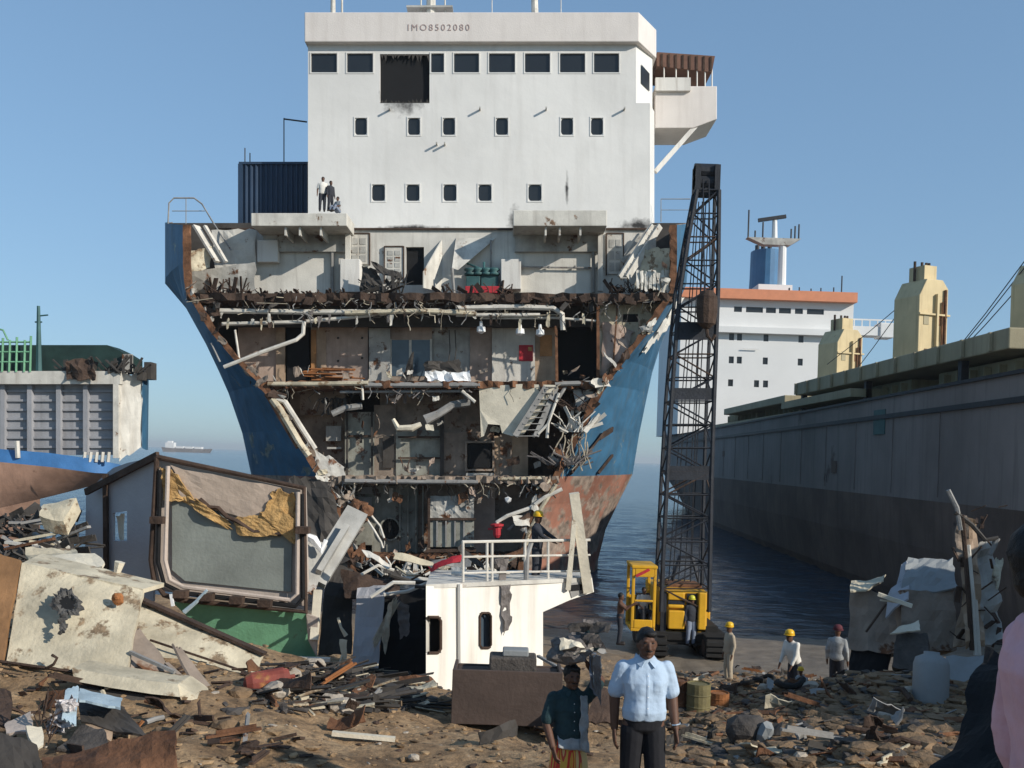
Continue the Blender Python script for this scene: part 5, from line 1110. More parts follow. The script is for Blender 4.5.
w = MB(); w.add([K(543, 613), K(543, 680), K(543, 680) + Vector((0, 2.0, 0)), K(543, 613) + Vector((0, 2.0, 0))], [(0, 1, 2, 3)]); w.add([K(543, 612, .01), K(570, 600, .01), K(594, 592, .01), K(594, 592) + Vector((.12, .9, -.12)), K(543, 612) + Vector((.1, .9, .1))], [(0, 1, 2, 3, 4)]); kput('underside', 'stone_dark', w)
w = MB(); w.add([K(426, 585, .02), K(426, 694, .02), K(426, 694) + Vector((.4, 3, 0)), K(426, 585) + Vector((.4, 3, 0))], [(0, 1, 2, 3)]); kput('side_wall', 'white_dirty', w)
w = MB(); w.prism([K(567, 583, -.03), K(585, 582, -.03), K(585, 592, -.03), K(572, 598, -.03)], (0, .02, 0)); kput('bracket', 'pipe_grey', w)
w = MB(); pts = [(571, 585), (582, 584), (582, 590), (571, 591)]; w.add([K(px, py, -.06) for px, py in pts], [(0, 1, 2, 3)]); kput('port_hole', 'black_void', w)
rl = MB()
for py, r in ((541, .03), (556, .022), (572, .022)): rl.tube([K(462, py + 1, .1), K(520, py, .1), K(590, py - 1, .1)], r, 6)
rail = kput('railing', 'pipe_white', rl)
for px in (463, 487, 492, 525, 548, 571, 586): w = MB(); w.tube([K(px, 541, .1), K(px, top(px), .1)], .028, 6); kput('rail_post', 'pipe_white', w, rail)
w = MB(); w.tube([K(526, 584, .0), K(527, 556, .1), K(532, 540, .2)], .05, 6); kput('vent_pipe', 'pipe_grey', w)
for a, b_, wd in (((577, 493), (568, 590), .10), ((574, 493), (588, 592), .20)): w = MB(); w.beam(K(*a, -.1), K(*b_, -.1), wd, wd); kput('davit_leg', 'cream_fresh', w)
w = MB(); w.crumple(K(500, 584, -.05), K(510, 583, -.05), K(512, 622, -.08), K(504, 637, -.08), 4, 9, .10, .02, .4, 5, 3); kput('hanging_rag', 'rag_grey', w)
w = MB(); w.ico(K(497, 563, .3), .16, 2, .3, 4); w.crumple(K(500, 560, .2), K(508, 558, .2), K(506, 584, .1), K(500, 584, .1), 3, 4, .1, .02, .3, 8); kput('rag_bundle', 'rag_grey', w)
TC = dict(pipe_white='white', cream_plate='cream', pipe_grey='grey', rust='rust brown', red_paint='red', dark_steel='black')
# wreckage over the cabin's left end
rr = random.Random(23)
for k in range(34):
    a = at(rr.uniform(375, 520), rr.uniform(566, 588), rr.uniform(19.4, 23)); an = rr.uniform(-.5, .9); L = rr.uniform(.3, 1.1); b_ = a + Vector((cos(an) * L * rr.choice([-1, 1]), rr.uniform(-.3, .3), sin(an) * L * .7)); w = MB()
    if k % 2: w.tube([a, a.lerp(b_, .5) + Vector((0, 0, rr.uniform(-.1, .15))), b_], rr.uniform(.02, .05), 6)
    else: w.crumple(a, a.lerp(b_, 1), b_ + Vector((0, .1, .12)), a + Vector((0, .1, .12)), 5, 2, .12, .02, .3, k, 2)
    cm = rr.choice(['pipe_white', 'cream_plate', 'pipe_grey', 'rust', 'red_paint' if k == 6 else 'cream_plate', 'dark_steel'])
    thing('broken_pipe' if k % 2 else 'torn_sheet', cm, w, (TC[cm] + ' broken pipe in the tangle above the white cabin') if k % 2 else (TC[cm] + ' torn metal strip in the tangle above the white cabin'), 'pipe' if k % 2 else 'strip', 'tangle above the white cabin')
w = MB(); w.crumple(*quad_at([(372, 640, 20.4), (395, 598, 20.6), (400, 602, 20.6), (376, 648, 20.4)]), 3, 9, .08, .02, .35, 9, 2.5); w.crumple(*quad_at([(388, 605, 20.5), (394, 600, 20.5), (386, 655, 20.3), (382, 640, 20.3)]), 3, 9, .1, .02, .4, 10, 2.5); thing('hanging_cloth', 'rope', w, 'pale torn cloth strips hanging in the dark cabin opening', 'cloth')
w = MB(); w.crumple(*quad_at([(397, 600, 20.7), (409, 605, 20.7), (410, 632, 20.6), (400, 640, 20.6)]), 5, 8, .15, .02, .3, 12, 2.5); thing('hanging_cloth', 'rag_grey', w, 'grey brown sacking hanging beside the pale torn strips', 'cloth')

# --- brown steel box in front of the cabin
bx = empty('steel_box', at(505, 718, 14.6), 'dark brown open steel box lying in front of the white cabin', 'box')
w = MB(); a = at(451, 717, 14.6); b_ = at(563, 673, 14.6); w.box(a.x, b_.x, 14.6, 14.66, a.z - .1, b_.z); w.box(a.x, a.x + .05, 14.662, 15.4, a.z - .1, b_.z - .01); w.box(b_.x - .05, b_.x, 14.662, 15.4, a.z - .1, b_.z - .01); w.box(a.x + .052, b_.x - .052, 15.3, 15.36, a.z - .1, b_.z - .06); w.box(a.x + .052, b_.x - .052, 14.662, 15.29, b_.z - .12, b_.z - .08); cput('box_shell', mat('box_brown', (.075, .052, .042), .8, var=.3, scale=1.5, rust=.3, rustc=(.06, .03, .02)), w, bx, bevel=.01)
w = MB(); w.box(at(489, 672, 14.9).x, at(536, 672, 14.9).x, 14.75, 15.2, b_.z - .07, b_.z + .17); cput('motor_housing', 'stone_dark', w, bx, bevel=.03)
w = MB(); w.box(at(502, 672, 14.9).x, at(528, 672, 14.9).x, 14.8, 15.1, b_.z + .172, b_.z + .27); cput('white_lid', 'plaster', w, bx, bevel=.02)
cr('rusty_plate', 'rust_dark', [(586, 722, 13.8), (618, 724, 13.8), (612, 690, 14.4), (596, 684, 14.4)], 'dark rusty plate leaning behind the blue shirted man', 'plate', 6, 5, .1, .03, .2, 31)
w = MB(); w.beam(at(538, 656, 16.5), at(570, 674, 15.5), .05, .04); thing('steel_bar', 'pipe_grey', w, 'thin pale bar leaning from the steel box toward the carried bundle', 'bar')

# --- right hand wreck pile
RP = 19.5
for k, (ps, m_, nm, lab, th) in enumerate((
    ([(848, 648, RP + .6), (902, 655, RP), (902, 600, RP + .6), (850, 585, RP + 1)], 'grey_brown', 'torn_box_side', 'dull brown torn box side at the left of the right wreck pile', .05),
    ([(898, 655, RP), (957, 650, RP), (955, 590, RP + .4), (900, 590, RP + .4)], 'grey_brown', 'cabinet_side', 'brown upright cabinet side in the right wreck pile', .6),
    ([(900, 590, RP + .4), (957, 588, RP + .4), (953, 558, RP + 1.4), (908, 560, RP + 1.4)], 'plaster', 'sloping_sheet', 'grey sloping sheet on top of the brown cabinet side', .04),
    ([(884, 615, RP + .2), (908, 602, RP + .1), (908, 562, RP + 1.2), (902, 566, RP + 1.2)], 'wall_bluegrey', 'sloping_sheet', 'blue grey triangular sheet left of the grey sloping sheet', .04),
    ([(850, 592, RP + .5), (880, 584, RP + .5), (886, 576, RP + 1.2), (852, 578, RP + 1.2)], 'cream_plate', 'torn_sheet', 'small torn pale sheet at the top left of the right wreck pile', .03),
    ([(890, 632, RP - .4), (920, 631, RP - .5), (919, 620, RP - .3), (900, 626, RP - .3)], 'cream_fresh', 'torn_sheet', 'small bright cream wedge in the right wreck pile', .03),
    ([(892, 668, RP - .6), (930, 672, RP - .9), (928, 632, RP - .3), (896, 634, RP - .3)], 'stone_dark', 'dark_block', 'dark grey broken block under the brown cabinet side', .4),
    ([(952, 648, RP - .2), (992, 640, RP - .2), (985, 606, RP + .2), (962, 606, RP + .2)], 'tan_panel', 'torn_plate', 'tan torn plate at the foot of the twisted column', .05),
    ([(846, 690, RP + .4), (884, 690, RP), (892, 640, RP + .4), (852, 632, RP + .8)], 'black_void', 'dark_sheet', 'black sheet painting the shadow below the torn box side', .05))):  # the near-black sheet paints a shadow, no real sheet hangs there
    cr(nm, m_, ps, lab, 'sheet' if 'sheet' in nm else 'plate', 8, 6, .14, th, .15, 70 + k)
for a, b_, wd, lab in (((878, 594, RP - .2), (912, 606, RP - .4), .12, 'pale yellow beam lying across the right wreck pile'), ((880, 600, RP - .2), (908, 604, RP - .3), .05, 'thin pale lath below the yellow beam'), ((866, 632, RP - .1), (886, 604, RP - .1), .05, 'dark bar crossing the brown torn box side')):
    w = MB(); w.beam(at(*a), at(*b_), wd, wd * .6); thing('beam', 'rust_dark' if 'dark' in lab else 'cream_fresh', w, lab, 'beam')
tw = empty('twisted_column', at(975, 645, RP - .2), 'tall twisted column of torn plates and pipes on the right wreck pile', 'wreck')
rr = random.Random(27)
for k, ps in enumerate(([(966, 650, 19.1), (984, 650, 19), (976, 520, 19.6), (958, 520, 19.6)], [(982, 645, 19.1), (1004, 640, 19.2), (990, 540, 19.8), (976, 545, 19.6)], [(957, 560, 19.4), (968, 560, 19.4), (966, 520, 19.6), (956, 514, 19.6)], [(998, 590, 19.3), (1008, 556, 19.5), (997, 556, 19.6), (994, 575, 19.4)])):
    w = MB(); w.crumple(*quad_at(ps), 5, 14, .28, .03, .4, 80 + k, 1.8); cput('torn_plate', ['tan_panel', 'grey_paint', 'grey_brown', 'cream_plate'][k], w, tw)
for pts, m_ in (([(948, 490), (957, 508), (961, 530)], 'pipe_grey'), ([(962, 515), (966, 560), (972, 650)], 'rust_dark'), ([(968, 545), (973, 600), (976, 655)], 'pipe_white'), ([(975, 600), (979, 655)], 'pipe_white'), ([(955, 512), (972, 525), (985, 540), (998, 538)], 'dark_steel'), ([(990, 555), (998, 538)], 'pipe_grey')):
    w = MB(); w.tube([at(px, py, 19.0) for px, py in pts], .045, 6); cput('pipe', m_, w, tw)
w = MB()
for k in range(30): a = at(rr.uniform(955, 1000), rr.uniform(505, 650), 19.2); w.beam(a, a + Vector((rr.uniform(-.25, .25), rr.uniform(-.2, .2), rr.uniform(-.3, .3))), rr.uniform(.03, .12), .02)
o = cput('shredded_metal', 'rust_dark', w, tw); o['kind'] = 'stuff'
# white plastic can and plates on the right bank
def lean(px, py, H_, d=None): p = gp(px, py); return p
pc = at(930, 704, 15.5)
w = MB(); prof = [(.0, 0), (.24, .0), (.27, .05), (.27, .62), (.24, .72), (.12, .78), (.12, .82), (0, .82)]
w.lathe([(max(r, .001), z) for r, z in prof], (0, 0, 0), 4 * 5); o = w.build('plastic_drum', 'plaster', None, smooth=True, loc=pc - Vector((0, 0, .02))); o.rotation_euler = (-.15, .16, .4); tag(o, 'pale grey plastic drum standing tilted on the right bank', 'drum')
cr('leaning_sheet', 'plaster', [(944, 706, 15.9), (974, 694, 15.9), (990, 654, 16.4), (946, 656, 16.4)], 'grey green flat sheet leaning behind the pale plastic drum', 'sheet', 6, 5, .06, .03, .15, 91)
cr('black_heap', 'black_cloth', [(925, 800, 5.6), (1060, 800, 5.0), (1040, 640, 6.2), (984, 648, 6.6)], 'black crumpled heap in the bottom right corner by the pink shirt', 'tarpaulin', 14, 12, .25, .03, .2, 92, 1.4)  # one crumpled near-black surface covering the bottom right corner
# barrels, tyres and rocks on the right bank
def barrel(px, py, d, r, h, m_, lab, rot=(0, 0, 0)):
    p = at(px, py, d); p.z = ground_z(p.x, p.y) - .03; w = MB(); w.lathe([(r * .9, .0), (r, .0), (r, h * .32), (r * 1.05, h * .34), (r, h * .36), (r, h * .66), (r * 1.05, h * .68), (r, h * .7), (r, h), (r * .92, h), (r * .92, h - .02)], (0, 0, 0), 18)
    o = w.build('oil_drum', m_, None, loc=p); o.rotation_euler = rot; tag(o, lab, 'drum', 'drums on the right bank'); return o
mat('drum_olive', (.16, .135, .06), .7, var=.3, scale=3, rust=.35, rscale=3)
barrel(676, 712, 17, .19, .55, 'rust', 'small rust brown drum, left of the olive drum'); barrel(698, 712, 16.8, .2, .58, 'drum_olive', 'small olive yellow drum on the shore right of the blue shirt'); barrel(719, 700, 18, .18, .3, 'rust_orange', 'short orange brown drum right of the olive drum')
w = MB(); w.ico((0, 0, .12), .26, 2, .13, 4, (1.15, .9, .85)); o = w.build('boulder', 'stone_dark', None, loc=gp(748, 742) + Vector((0, .1, .0))); tag(o, 'dark round boulder with a pale neighbour on the right bank', 'boulder')
w = MB(); w.ico((0, 0, .08), .16, 2, .2, 9, (.8, .8, 1.1)); o = w.build('boulder', 'plaster', None, loc=gp(768, 742) + Vector((0, .1, 0))); tag(o, 'pale rounded lump right of the dark boulder', 'boulder')
for k, (px, py, lab) in enumerate(((752, 688, 'worn black tyre leaning among the drums'), (790, 690, 'worn black tyre by the crouching worker'), (764, 684, 'worn black tyre between the two workers in yellow helmets'))):
    w = MB(); w.tube([(.24 * cos(a), .05 * sin(2 * a), .24 * sin(a)) for a in np.linspace(0, 2 * pi, 19)], .055, 8, False); p = gp(px, py, 14); o = w.build('tyre', 'track_black', None, loc=p + Vector((0, 0, .12)), smooth=True); o.rotation_euler = (1.1 + k * .2, 0, k * .7); tag(o, lab, 'tyre')
# unseen block added off-frame on the right to shade the bank
w = MB(); w.prism([(11.6, 8.5, 0), (16.5, 8.5, 0), (16.8, 8.5, 6.0), (13.4, 8.5, 7.6), (11.8, 8.5, 6.9)], (.4, 8.8, 0)); thing('shade_block', 'rust', w, 'unseen rusty block added right of the frame to shade the bank', 'shade block')
# ------------------------------------------------------------------ rubble
rr = random.Random(101)
def scatter(name, m_, n_, zone, r0, r1, seed, squash=(1, 1, .65)):
    rr = random.Random(seed); base = []
    for k in range(6):
        b = MB(); b.ico((0, 0, 0), 1, 1, .35, k, squash); base.append((np.array(b.v), b.f))
    mb = MB()
    for i in range(n_):
        px, py = zone(rr)
        d = rr.uniform(9, 30) if py is None else None
        p = gp(px, py) if py is not None else None
        if p is None:
            x = (px - HX) / F * d; p = Vector((x, d, ground_z(x, d)))
        if p.z < .2: continue
        r = r0 * (r1 / r0) ** (rr.random() ** 1.8); V, Fc = base[rr.randrange(6)]; a = rr.uniform(0, 6.28)
        Rm = np.array([[cos(a), -sin(a), 0], [sin(a), cos(a), 0], [0, 0, 1]])
        mb.add((V * r * np.array([rr.uniform(.7, 1.6), rr.uniform(.6, 1.1), rr.uniform(.5, 1)])) @ Rm.T + np.array([p.x, p.y, p.z + r * .12]), Fc)
    o = mb.build(name, m_); return o
mat('clod', (.21, .132, .07), .95, var=.5, scale=3, bump=.6, c2=(.33, .22, .122)); mat('pale_bits', (.42, .36, .29), .9, var=.4, scale=2, bump=.5)
anyz = lambda q: (q.uniform(-40, 1064), None)
tag(scatter('mud_clods', 'clod', 6000, anyz, .016, .085, 1), 'brown clods of dried mud strewn over the beach', 'mud', kind='stuff')
tag(scatter('mud_clods', 'rust_dark', 1500, anyz, .016, .06, 2), 'dark rusty crumbs strewn over the beach mud', 'rubble', kind='stuff')
tag(scatter('pale_rubble', 'pale_bits', 900, anyz, .012, .06, 3), 'pale chips and stones strewn over the beach mud', 'rubble', kind='stuff')
rz = lambda q: (q.uniform(670, 960), q.uniform(672, 765))
tag(scatter('bank_stones', 'stone', 1500, rz, .04, .17, 4), 'brown stones and rubble covering the right bank', 'rubble', kind='stuff')
tag(scatter('bank_stones', 'stone_dark', 700, rz, .04, .14, 5), 'dark stones and rubble covering the right bank', 'rubble', kind='stuff')
lz = lambda q: (q.gauss(350, 45), q.uniform(664, 712))
tag(scatter('yard_rubble', 'stone_dark', 900, lz, .03, .11, 6), 'dark rubble heaped left of the white cabin', 'rubble', kind='stuff')
def strips(name, m_, n_, zone, seed, L0, L1):
    q = random.Random(seed); mb = MB()
    for i in range(n_):
        px, py = zone(q); p = gp(px, py)
        if p.z < .25: continue
        a = q.gauss(0, .7); L = q.uniform(L0, L1); v = Vector((cos(a), sin(a) * .8, q.uniform(-.12, .3))) * L; p = p + Vector((0, 0, .04)); mb.beam(p, p + v, q.uniform(.02, .09), q.uniform(.01, .03), (q.uniform(-1, 1), q.uniform(-1, 1), 1))
    return mb.build(name, m_)
tag(strips('metal_shreds', 'rust', 120, rz, 7, .1, .35), 'rusty shreds and offcuts strewn over the right bank', 'scrap', kind='stuff'); tag(strips('metal_shreds', 'pipe_grey', 40, rz, 8, .08, .35), 'pale metal shreds strewn over the right bank', 'scrap', kind='stuff')
tag(strips('metal_shreds', 'dark_steel', 130, lz, 9, .2, .8), 'dark shreds and offcuts strewn left of the white cabin', 'scrap', kind='stuff'); tag(strips('metal_shreds', 'cream_plate', 60, lz, 10, .15, .6), 'pale shreds and offcuts strewn left of the white cabin', 'scrap', kind='stuff')
lz2 = lambda q: (q.uniform(-10, 300), q.uniform(670, 760))
tag(strips('metal_shreds', 'rust_dark', 70, lz2, 11, .08, .35), 'dark shreds strewn over the mud at lower left', 'scrap', kind='stuff')
zones = [('in the rubble left of the white cabin', 44, lambda q: (q.gauss(350, 40), q.uniform(666, 712))), ('on the stony right bank', 48, lambda q: (q.uniform(690, 920), q.uniform(682, 762))), ('on the mud at lower left', 26, lambda q: (q.uniform(10, 290), q.uniform(690, 760))), ('on the open mud in the foreground', 9, lambda q: (q.uniform(300, 700), q.uniform(715, 765))), ('along the strand behind the drums', 18, lambda q: (q.uniform(670, 860), q.uniform(668, 690)))]
kinds = [('scrap_plate', 'plate', 'plate fragment lying'), ('scrap_bar', 'bar', 'bar offcut lying'), ('scrap_pipe', 'pipe', 'pipe offcut lying'), ('stone_block', 'stone', 'stone lying'), ('bent_scrap', 'scrap', 'bent scrap piece lying')]
cols = [('rust', 'rust brown'), ('rust_dark', 'dark brown'), ('pipe_grey', 'grey'), ('cream_plate', 'cream'), ('rust_orange', 'orange brown'), ('dark_steel', 'black'), ('plastic_blue', 'pale blue')]
for zt_, n_, zf in zones:
    for i in range(n_):
        px, py = zf(rr); p = gp(px, py); nm, ct, ph = kinds[rr.choices(range(5), [4, 3, 2, 2, 3])[0]]; cm, cn = rr.choices(cols, [5, 6, 2, 2, 1, 3, .5])[0]
        if nm == 'stone_block': cm, cn = rr.choice([('stone', 'brown'), ('stone_dark', 'dark grey'), ('pale_bits', 'pale')])
        s_ = rr.uniform(.12, .42) * (1.2 if 'cabin' in zt_ else 1); a = rr.uniform(0, 6.28); X = Vector((cos(a), sin(a) * .8, rr.uniform(-.15, .35))) * s_; Y = Vector((-sin(a), cos(a), rr.uniform(-.1, .5))) * s_ * rr.uniform(.3, .8); p = p + Vector((0, 0, .05)); w = MB()
        if nm == 'scrap_plate': w.crumple(p, p + X, p + X + Y, p + Y, 4, 3, .06, .02, .3, i, 3)
        elif nm == 'scrap_bar': w.beam(p, p + X * 2.2, .05, .03); w.beam(p + X * .4 + Vector((0, 0, .03)), p + X * 2.0 + Vector((0, 0, .035)), .02, .05)
        elif nm == 'scrap_pipe': w.tube([p, p + X * .9 + Vector((0, 0, rr.uniform(0, .1))), p + X * 1.8], rr.uniform(.02, .05), 7)
        elif nm == 'stone_block': w.ico(p, s_ * .38, 2, .16, i, (1.2, .9, .7))
        else: w.crumple(p, p + X * 1.4, p + X * 1.3 + Y * .5 + Vector((0, 0, .15)), p + Y * .5 + Vector((0, 0, .1)), 6, 2, .14, .02, .25, i + 7, 3)
        thing(nm, cm, w, f'{cn} {ph} {zt_}', ct, f'{ct} scraps {zt_}')
for (a, b_, lab) in (((332, 738), (395, 744), 'pale narrow lath lying flat on the open mud'), ((360, 668), (432, 688), 'long dark plank at the left foot of the white cabin'), ((352, 676), (420, 700), 'black beam half buried left of the white cabin')):
    p, q_ = gp(*a), gp(*b_); w = MB(); w.beam(p + Vector((0, 0, .06)), q_ + Vector((0, 0, .06)), .09 if 'lath' in lab else .22, .05); thing('plank', 'cream_fresh' if 'lath' in lab else 'dark_steel', w, lab, 'plank')
w = MB(); p = gp(268, 688); w.lathe([(.02, -.33), (.11, -.3), (.15, -.22), (.15, .2), (.11, .28), (.03, .3), (.03, .36)], (0, 0, 0), 14); o = w.build('gas_bottle', mat('bottle_red', (.22, .05, .035), .7, var=.4, scale=3, rust=.4, rscale=2, rustc=(.24, .1, .035)), None, loc=p + Vector((0, 0, .10))); o.rotation_euler = (.1, 1.45, .5); tag(o, 'red and orange drum lying at the lower tip of the sloping cream slab', 'drum')

# ------------------------------------------------------------------ people
def capsule(mb, p, q, r1, r2, n_=12):
    p, q = Vector(p), Vector(q); t = q - p; L = t.length; t = t / L if L > 1e-6 else Vector((0, 0, 1))
    pts = []; rs = []
    for k in range(5): a = -pi / 2 + pi / 2 * k / 4; pts.append(p + t * r1 * sin(a)); rs.append(max(.0005, r1 * cos(a)))
    for k in range(5): a = pi / 2 * k / 4; pts.append(q + t * r2 * sin(a) + t * (1e-4 if k == 0 else 0)); rs.append(max(.0005, r2 * cos(a)))
    return mb.tube(pts, rs, n_)
def ellip(mb, c, r, n_=2): return mb.ico(c, 1, n_, 0, 0, r)
def remesh(mb, name, m_, parent, voxel, it=3):
    o = mb.build(name, m_, None); md = o.modifiers.new('r', 'REMESH'); md.mode = 'VOXEL'; md.voxel_size = voxel; md.use_smooth_shade = True
    sm = o.modifiers.new('s', 'SMOOTH'); sm.iterations = it; sm.factor = .5
    me = bpy.data.meshes.new_from_object(o.evaluated_get(bpy.context.evaluated_depsgraph_get())); old = o.data; o.modifiers.clear(); o.data = me; bpy.data.meshes.remove(old); me.name = name
    me.polygons.foreach_set('use_smooth', [True] * len(me.polygons)); o.parent = parent; return o
mat('skin', (.105, .050, .030), .6, var=.12, scale=6, bump=.05); mat('hair', (.008, .007, .007), .6, var=.3, bump=.3, bscale=60)
mat('shirt_blue', (.40, .50, .62), .85, var=.08, scale=5, bump=.25, bscale=9); mat('trousers_black', (.010, .010, .013), .85, var=.2, scale=4, bump=.2, bscale=12)
mat('cloth_beige', (.36, .30, .22), .9, var=.2, scale=4); mat('cloth_dark', (.03, .032, .04), .9, var=.3, scale=4); mat('cloth_teal', (.020, .045, .050), .9, var=.35, scale=5, bump=.4)
mat('cloth_pink', (.62, .36, .40), .8, var=.12, scale=5, bump=.3, bscale=7); mat('cloth_grey', (.32, .33, .33), .9, var=.4, scale=6); mat('helmet_yellow', (.72, .42, .02), .35, var=.08, bump=0); mat('cloth_offwhite', (.66, .63, .57), .9, var=.12, scale=4)
mat('cloth_bluegrey', (.19, .22, .28), .9, var=.2, scale=4); mat('metal_bright', (.7, .7, .68), .25, .9, bump=0); mat('leather', (.02, .015, .012), .5, bump=.1)
def skirt_mat():
    m = bpy.data.materials.new('striped_skirt'); m.use_nodes = True; n = m.node_tree.nodes; l = m.node_tree.links; b = n['Principled BSDF']; b.inputs['Roughness'].default_value = .9
    tc = n.new('ShaderNodeTexCoord'); wv = n.new('ShaderNodeTexNoise'); wv.inputs['Scale'].default_value = 9; mp = n.new('ShaderNodeMapping'); mp.inputs['Scale'].default_value = (1, 1, .08); l.new(tc.outputs['Object'], mp.inputs[0]); l.new(mp.outputs[0], wv.inputs[0])
    r = n.new('ShaderNodeValToRGB'); r.color_ramp.interpolation = 'CONSTANT'; e = r.color_ramp.elements
    cs_ = [(0, (.60, .30, .05)), (.42, (.55, .05, .03)), (.48, (.62, .40, .07)), (.56, (.50, .08, .05)), (.60, (.64, .47, .2))]
    while len(e) < len(cs_): e.new(.5)
    for k, (p, c) in enumerate(cs_): e[k].position = p; e[k].color = (*c, 1)
    l.new(wv.outputs[0], r.inputs[0]); l.new(r.outputs[0], b.inputs['Base Color']); MATS['striped_skirt'] = m
skirt_mat()
J0 = dict(head=(0, -.01, 1.585), neck=(0, .01, 1.44), shR=(-.18, .01, 1.365), shL=(.18, .01, 1.365), elR=(-.245, .03, 1.10), elL=(.245, .03, 1.10), wrR=(-.255, -.04, .85), wrL=(.255, -.04, .85),
          hipR=(-.09, 0, .90), hipL=(.09, 0, .90), knR=(-.105, -.02, .49), knL=(.105, -.02, .49), anR=(-.11, .02, .08), anL=(.11, .02, .08))
def person(label, loc, rotz, H, pose=None, shirt=None, sleeve='short', legs='trousers', legm='cloth_dark', hat=None, near=False, group=None, hair=True, shoes='leather', facing=(0, -1, 0)):
    J = {k: Vector(v) for k, v in {**J0, **(pose or {})}.items()}
    root = empty('person', loc, label, 'person', (0, 0, rotz), group); root.scale = (H / 1.70,) * 3
    vx = .0062 if near else .020; f = Vector(facing)
    b = MB(); hd = J['head']
    ellip(b, hd, (.080, .098, .118)); ellip(b, hd + f * .03 + Vector((0, 0, -.065)), (.060, .062, .06)); capsule(b, J['neck'] + Vector((0, 0, -.05)), hd + Vector((0, 0, -.05)) - f * .015, .058, .052)
    if near:
        capsule(b, hd + f * .088 + Vector((0, 0, .012)), hd + f * .108 + Vector((0, 0, -.028)), .011, .017)
        for s in (-1, 1): ellip(b, hd + Vector((s * .078, .01, -.012)), (.011, .022, .032), 1); ellip(b, hd + f * .082 + Vector((s * .03, 0, .034)), (.024, .014, .008), 1); ellip(b, hd + f * .062 + Vector((s * .042, 0, -.03)), (.022, .022, .02), 1)
        ellip(b, hd + f * .088 + Vector((0, 0, -.062)), (.026, .012, .007), 1); ellip(b, hd + f * .082 + Vector((0, 0, -.073)), (.023, .014, .008), 1); ellip(b, hd + f * .075 + Vector((0, 0, -.10)), (.026, .022, .018), 1)
    def torso(mb, e, t0=-1, t1=9):
        c = J['hipR'].lerp(J['hipL'], .5) + Vector((0, 0, -.03)); nk = J['neck']; ax_ = (J['shL'] - J['shR']).normalized(); sp_ = (nk - c); ay_ = sp_.normalized().cross(ax_).normalized(); rg = []
        for t_, rx, ry in ((-.06, .10, .07), (0, .150, .105), (.14, .158, .112), (.30, .150, .108), (.5, .158, .112), (.68, .172, .115), (.80, .172, .105), (.88, .155, .092), (.95, .11, .075), (1.02, .065, .06), (1.06, .03, .03)):
            if t_ < t0 or t_ > t1: continue
            cc_ = c + sp_ * t_ + f * (.012 if .2 < t_ < .7 else 0); g_ = e if t_ < .9 else e * .6
            rg.append([cc_ + ax_ * (rx + g_) * (abs(cos(a)) ** .85) * (1 if cos(a) >= 0 else -1) + ay_ * (ry + g_) * (abs(sin(a)) ** .85) * (1 if sin(a) >= 0 else -1) for a in np.linspace(0, 2 * pi, 25)[:-1]])
        mb.loft(rg, True, True)
        for sk in ('shR', 'shL') if t1 > 1 else (): capsule(mb, J[sk].lerp(nk, .62) + Vector((0, 0, -.035)), J[sk] + Vector((0, 0, -.02)), .055 + e * .8, .046 + e * .9)
    torso(b, 0)
    for s in 'RL':
        capsule(b, J['sh' + s], J['el' + s], .056, .046); capsule(b, J['el' + s], J['wr' + s], .047, .033)
        capsule(b, J['hip' + s], J['kn' + s], .088, .062); capsule(b, J['kn' + s], J['an' + s], .058, .042); capsule(b, J['an' + s] + Vector((0, .03, -.04)) , J['an' + s] + f * .15 + Vector((0, 0, -.05)), .038, .032)
        d = (J['wr' + s] - J['el' + s]).normalized(); side = Vector((1 if s == 'L' else -1, 0, 0)); nrm = d.cross(side).normalized() if abs(d.dot(side)) < .95 else Vector((0, -1, 0)); sd = nrm.cross(d).normalized()
        w0 = J['wr' + s]
        if near:
            for k in range(4): capsule(b, w0 + d * .02 + nrm * (k - 1.5) * .016, w0 + d * .09 + nrm * (k - 1.5) * .020, .015, .013)
            for k, ln in enumerate((.062, .078, .074, .056)):
                kn = w0 + d * .095 + nrm * (k - 1.5) * .0225; mdp = kn + d * ln * .55 - sd * .006; capsule(b, kn, mdp, .0105, .010); capsule(b, mdp, mdp + d * ln * .45 - sd * .02, .010, .009)
            th = w0 + d * .035 + f * .022; capsule(b, th, th + d * .035 + f * .028, .013, .011); capsule(b, th + d * .035 + f * .028, th + d * .07 + f * .03, .011, .009)
        else:
            capsule(b, w0, w0 + d * .09, .032, .03); capsule(b, w0 + d * .09, w0 + d * .16, .026, .018)
    remesh(b, 'body', 'skin', root, vx, 2 if near else 1)
    if near:
        for s in (-1, 1): w = MB(); ellip(w, hd + f * .086 + Vector((s * .031, 0, .017)), (.013, .008, .006)); w.build('eye', 'hair', root)
        w = MB(); capsule(w, hd + f * .098 + Vector((-.024, 0, -.048)), hd + f * .102 + Vector((0, 0, -.044)), .005, .008); capsule(w, hd + f * .098 + Vector((.024, 0, -.048)), hd + f * .102 + Vector((0, 0, -.044)), .005, .008); w.build('moustache', 'hair', root)
    if hair:
        h = MB(); ellip(h, hd - f * .020 + Vector((0, 0, .038)), (.090, .102, .102)); 
        if near: ellip(h, hd + f * .055 + Vector((.015, 0, .088)), (.058, .045, .03)); ellip(h, hd - f * .06 + Vector((0, 0, -.02)), (.07, .045, .07)); [ellip(h, hd + Vector((s * .074, .01, .03)), (.014, .028, .04)) for s in (-1, 1)]
        remesh(h, 'hair', 'hair', root, vx * 1.2, 1)
    if hat:
        w = MB(); w.lathe([(.118, 0), (.116, .05), (.10, .10), (.06, .13), (.001, .14)], hd + Vector((0, 0, .045)), 16); w.lathe([(.135, -.008), (.135, .006), (.11, .012)], hd + Vector((0, 0, .045)) + f * .012, 16); w.build('helmet', hat, root, smooth=True)
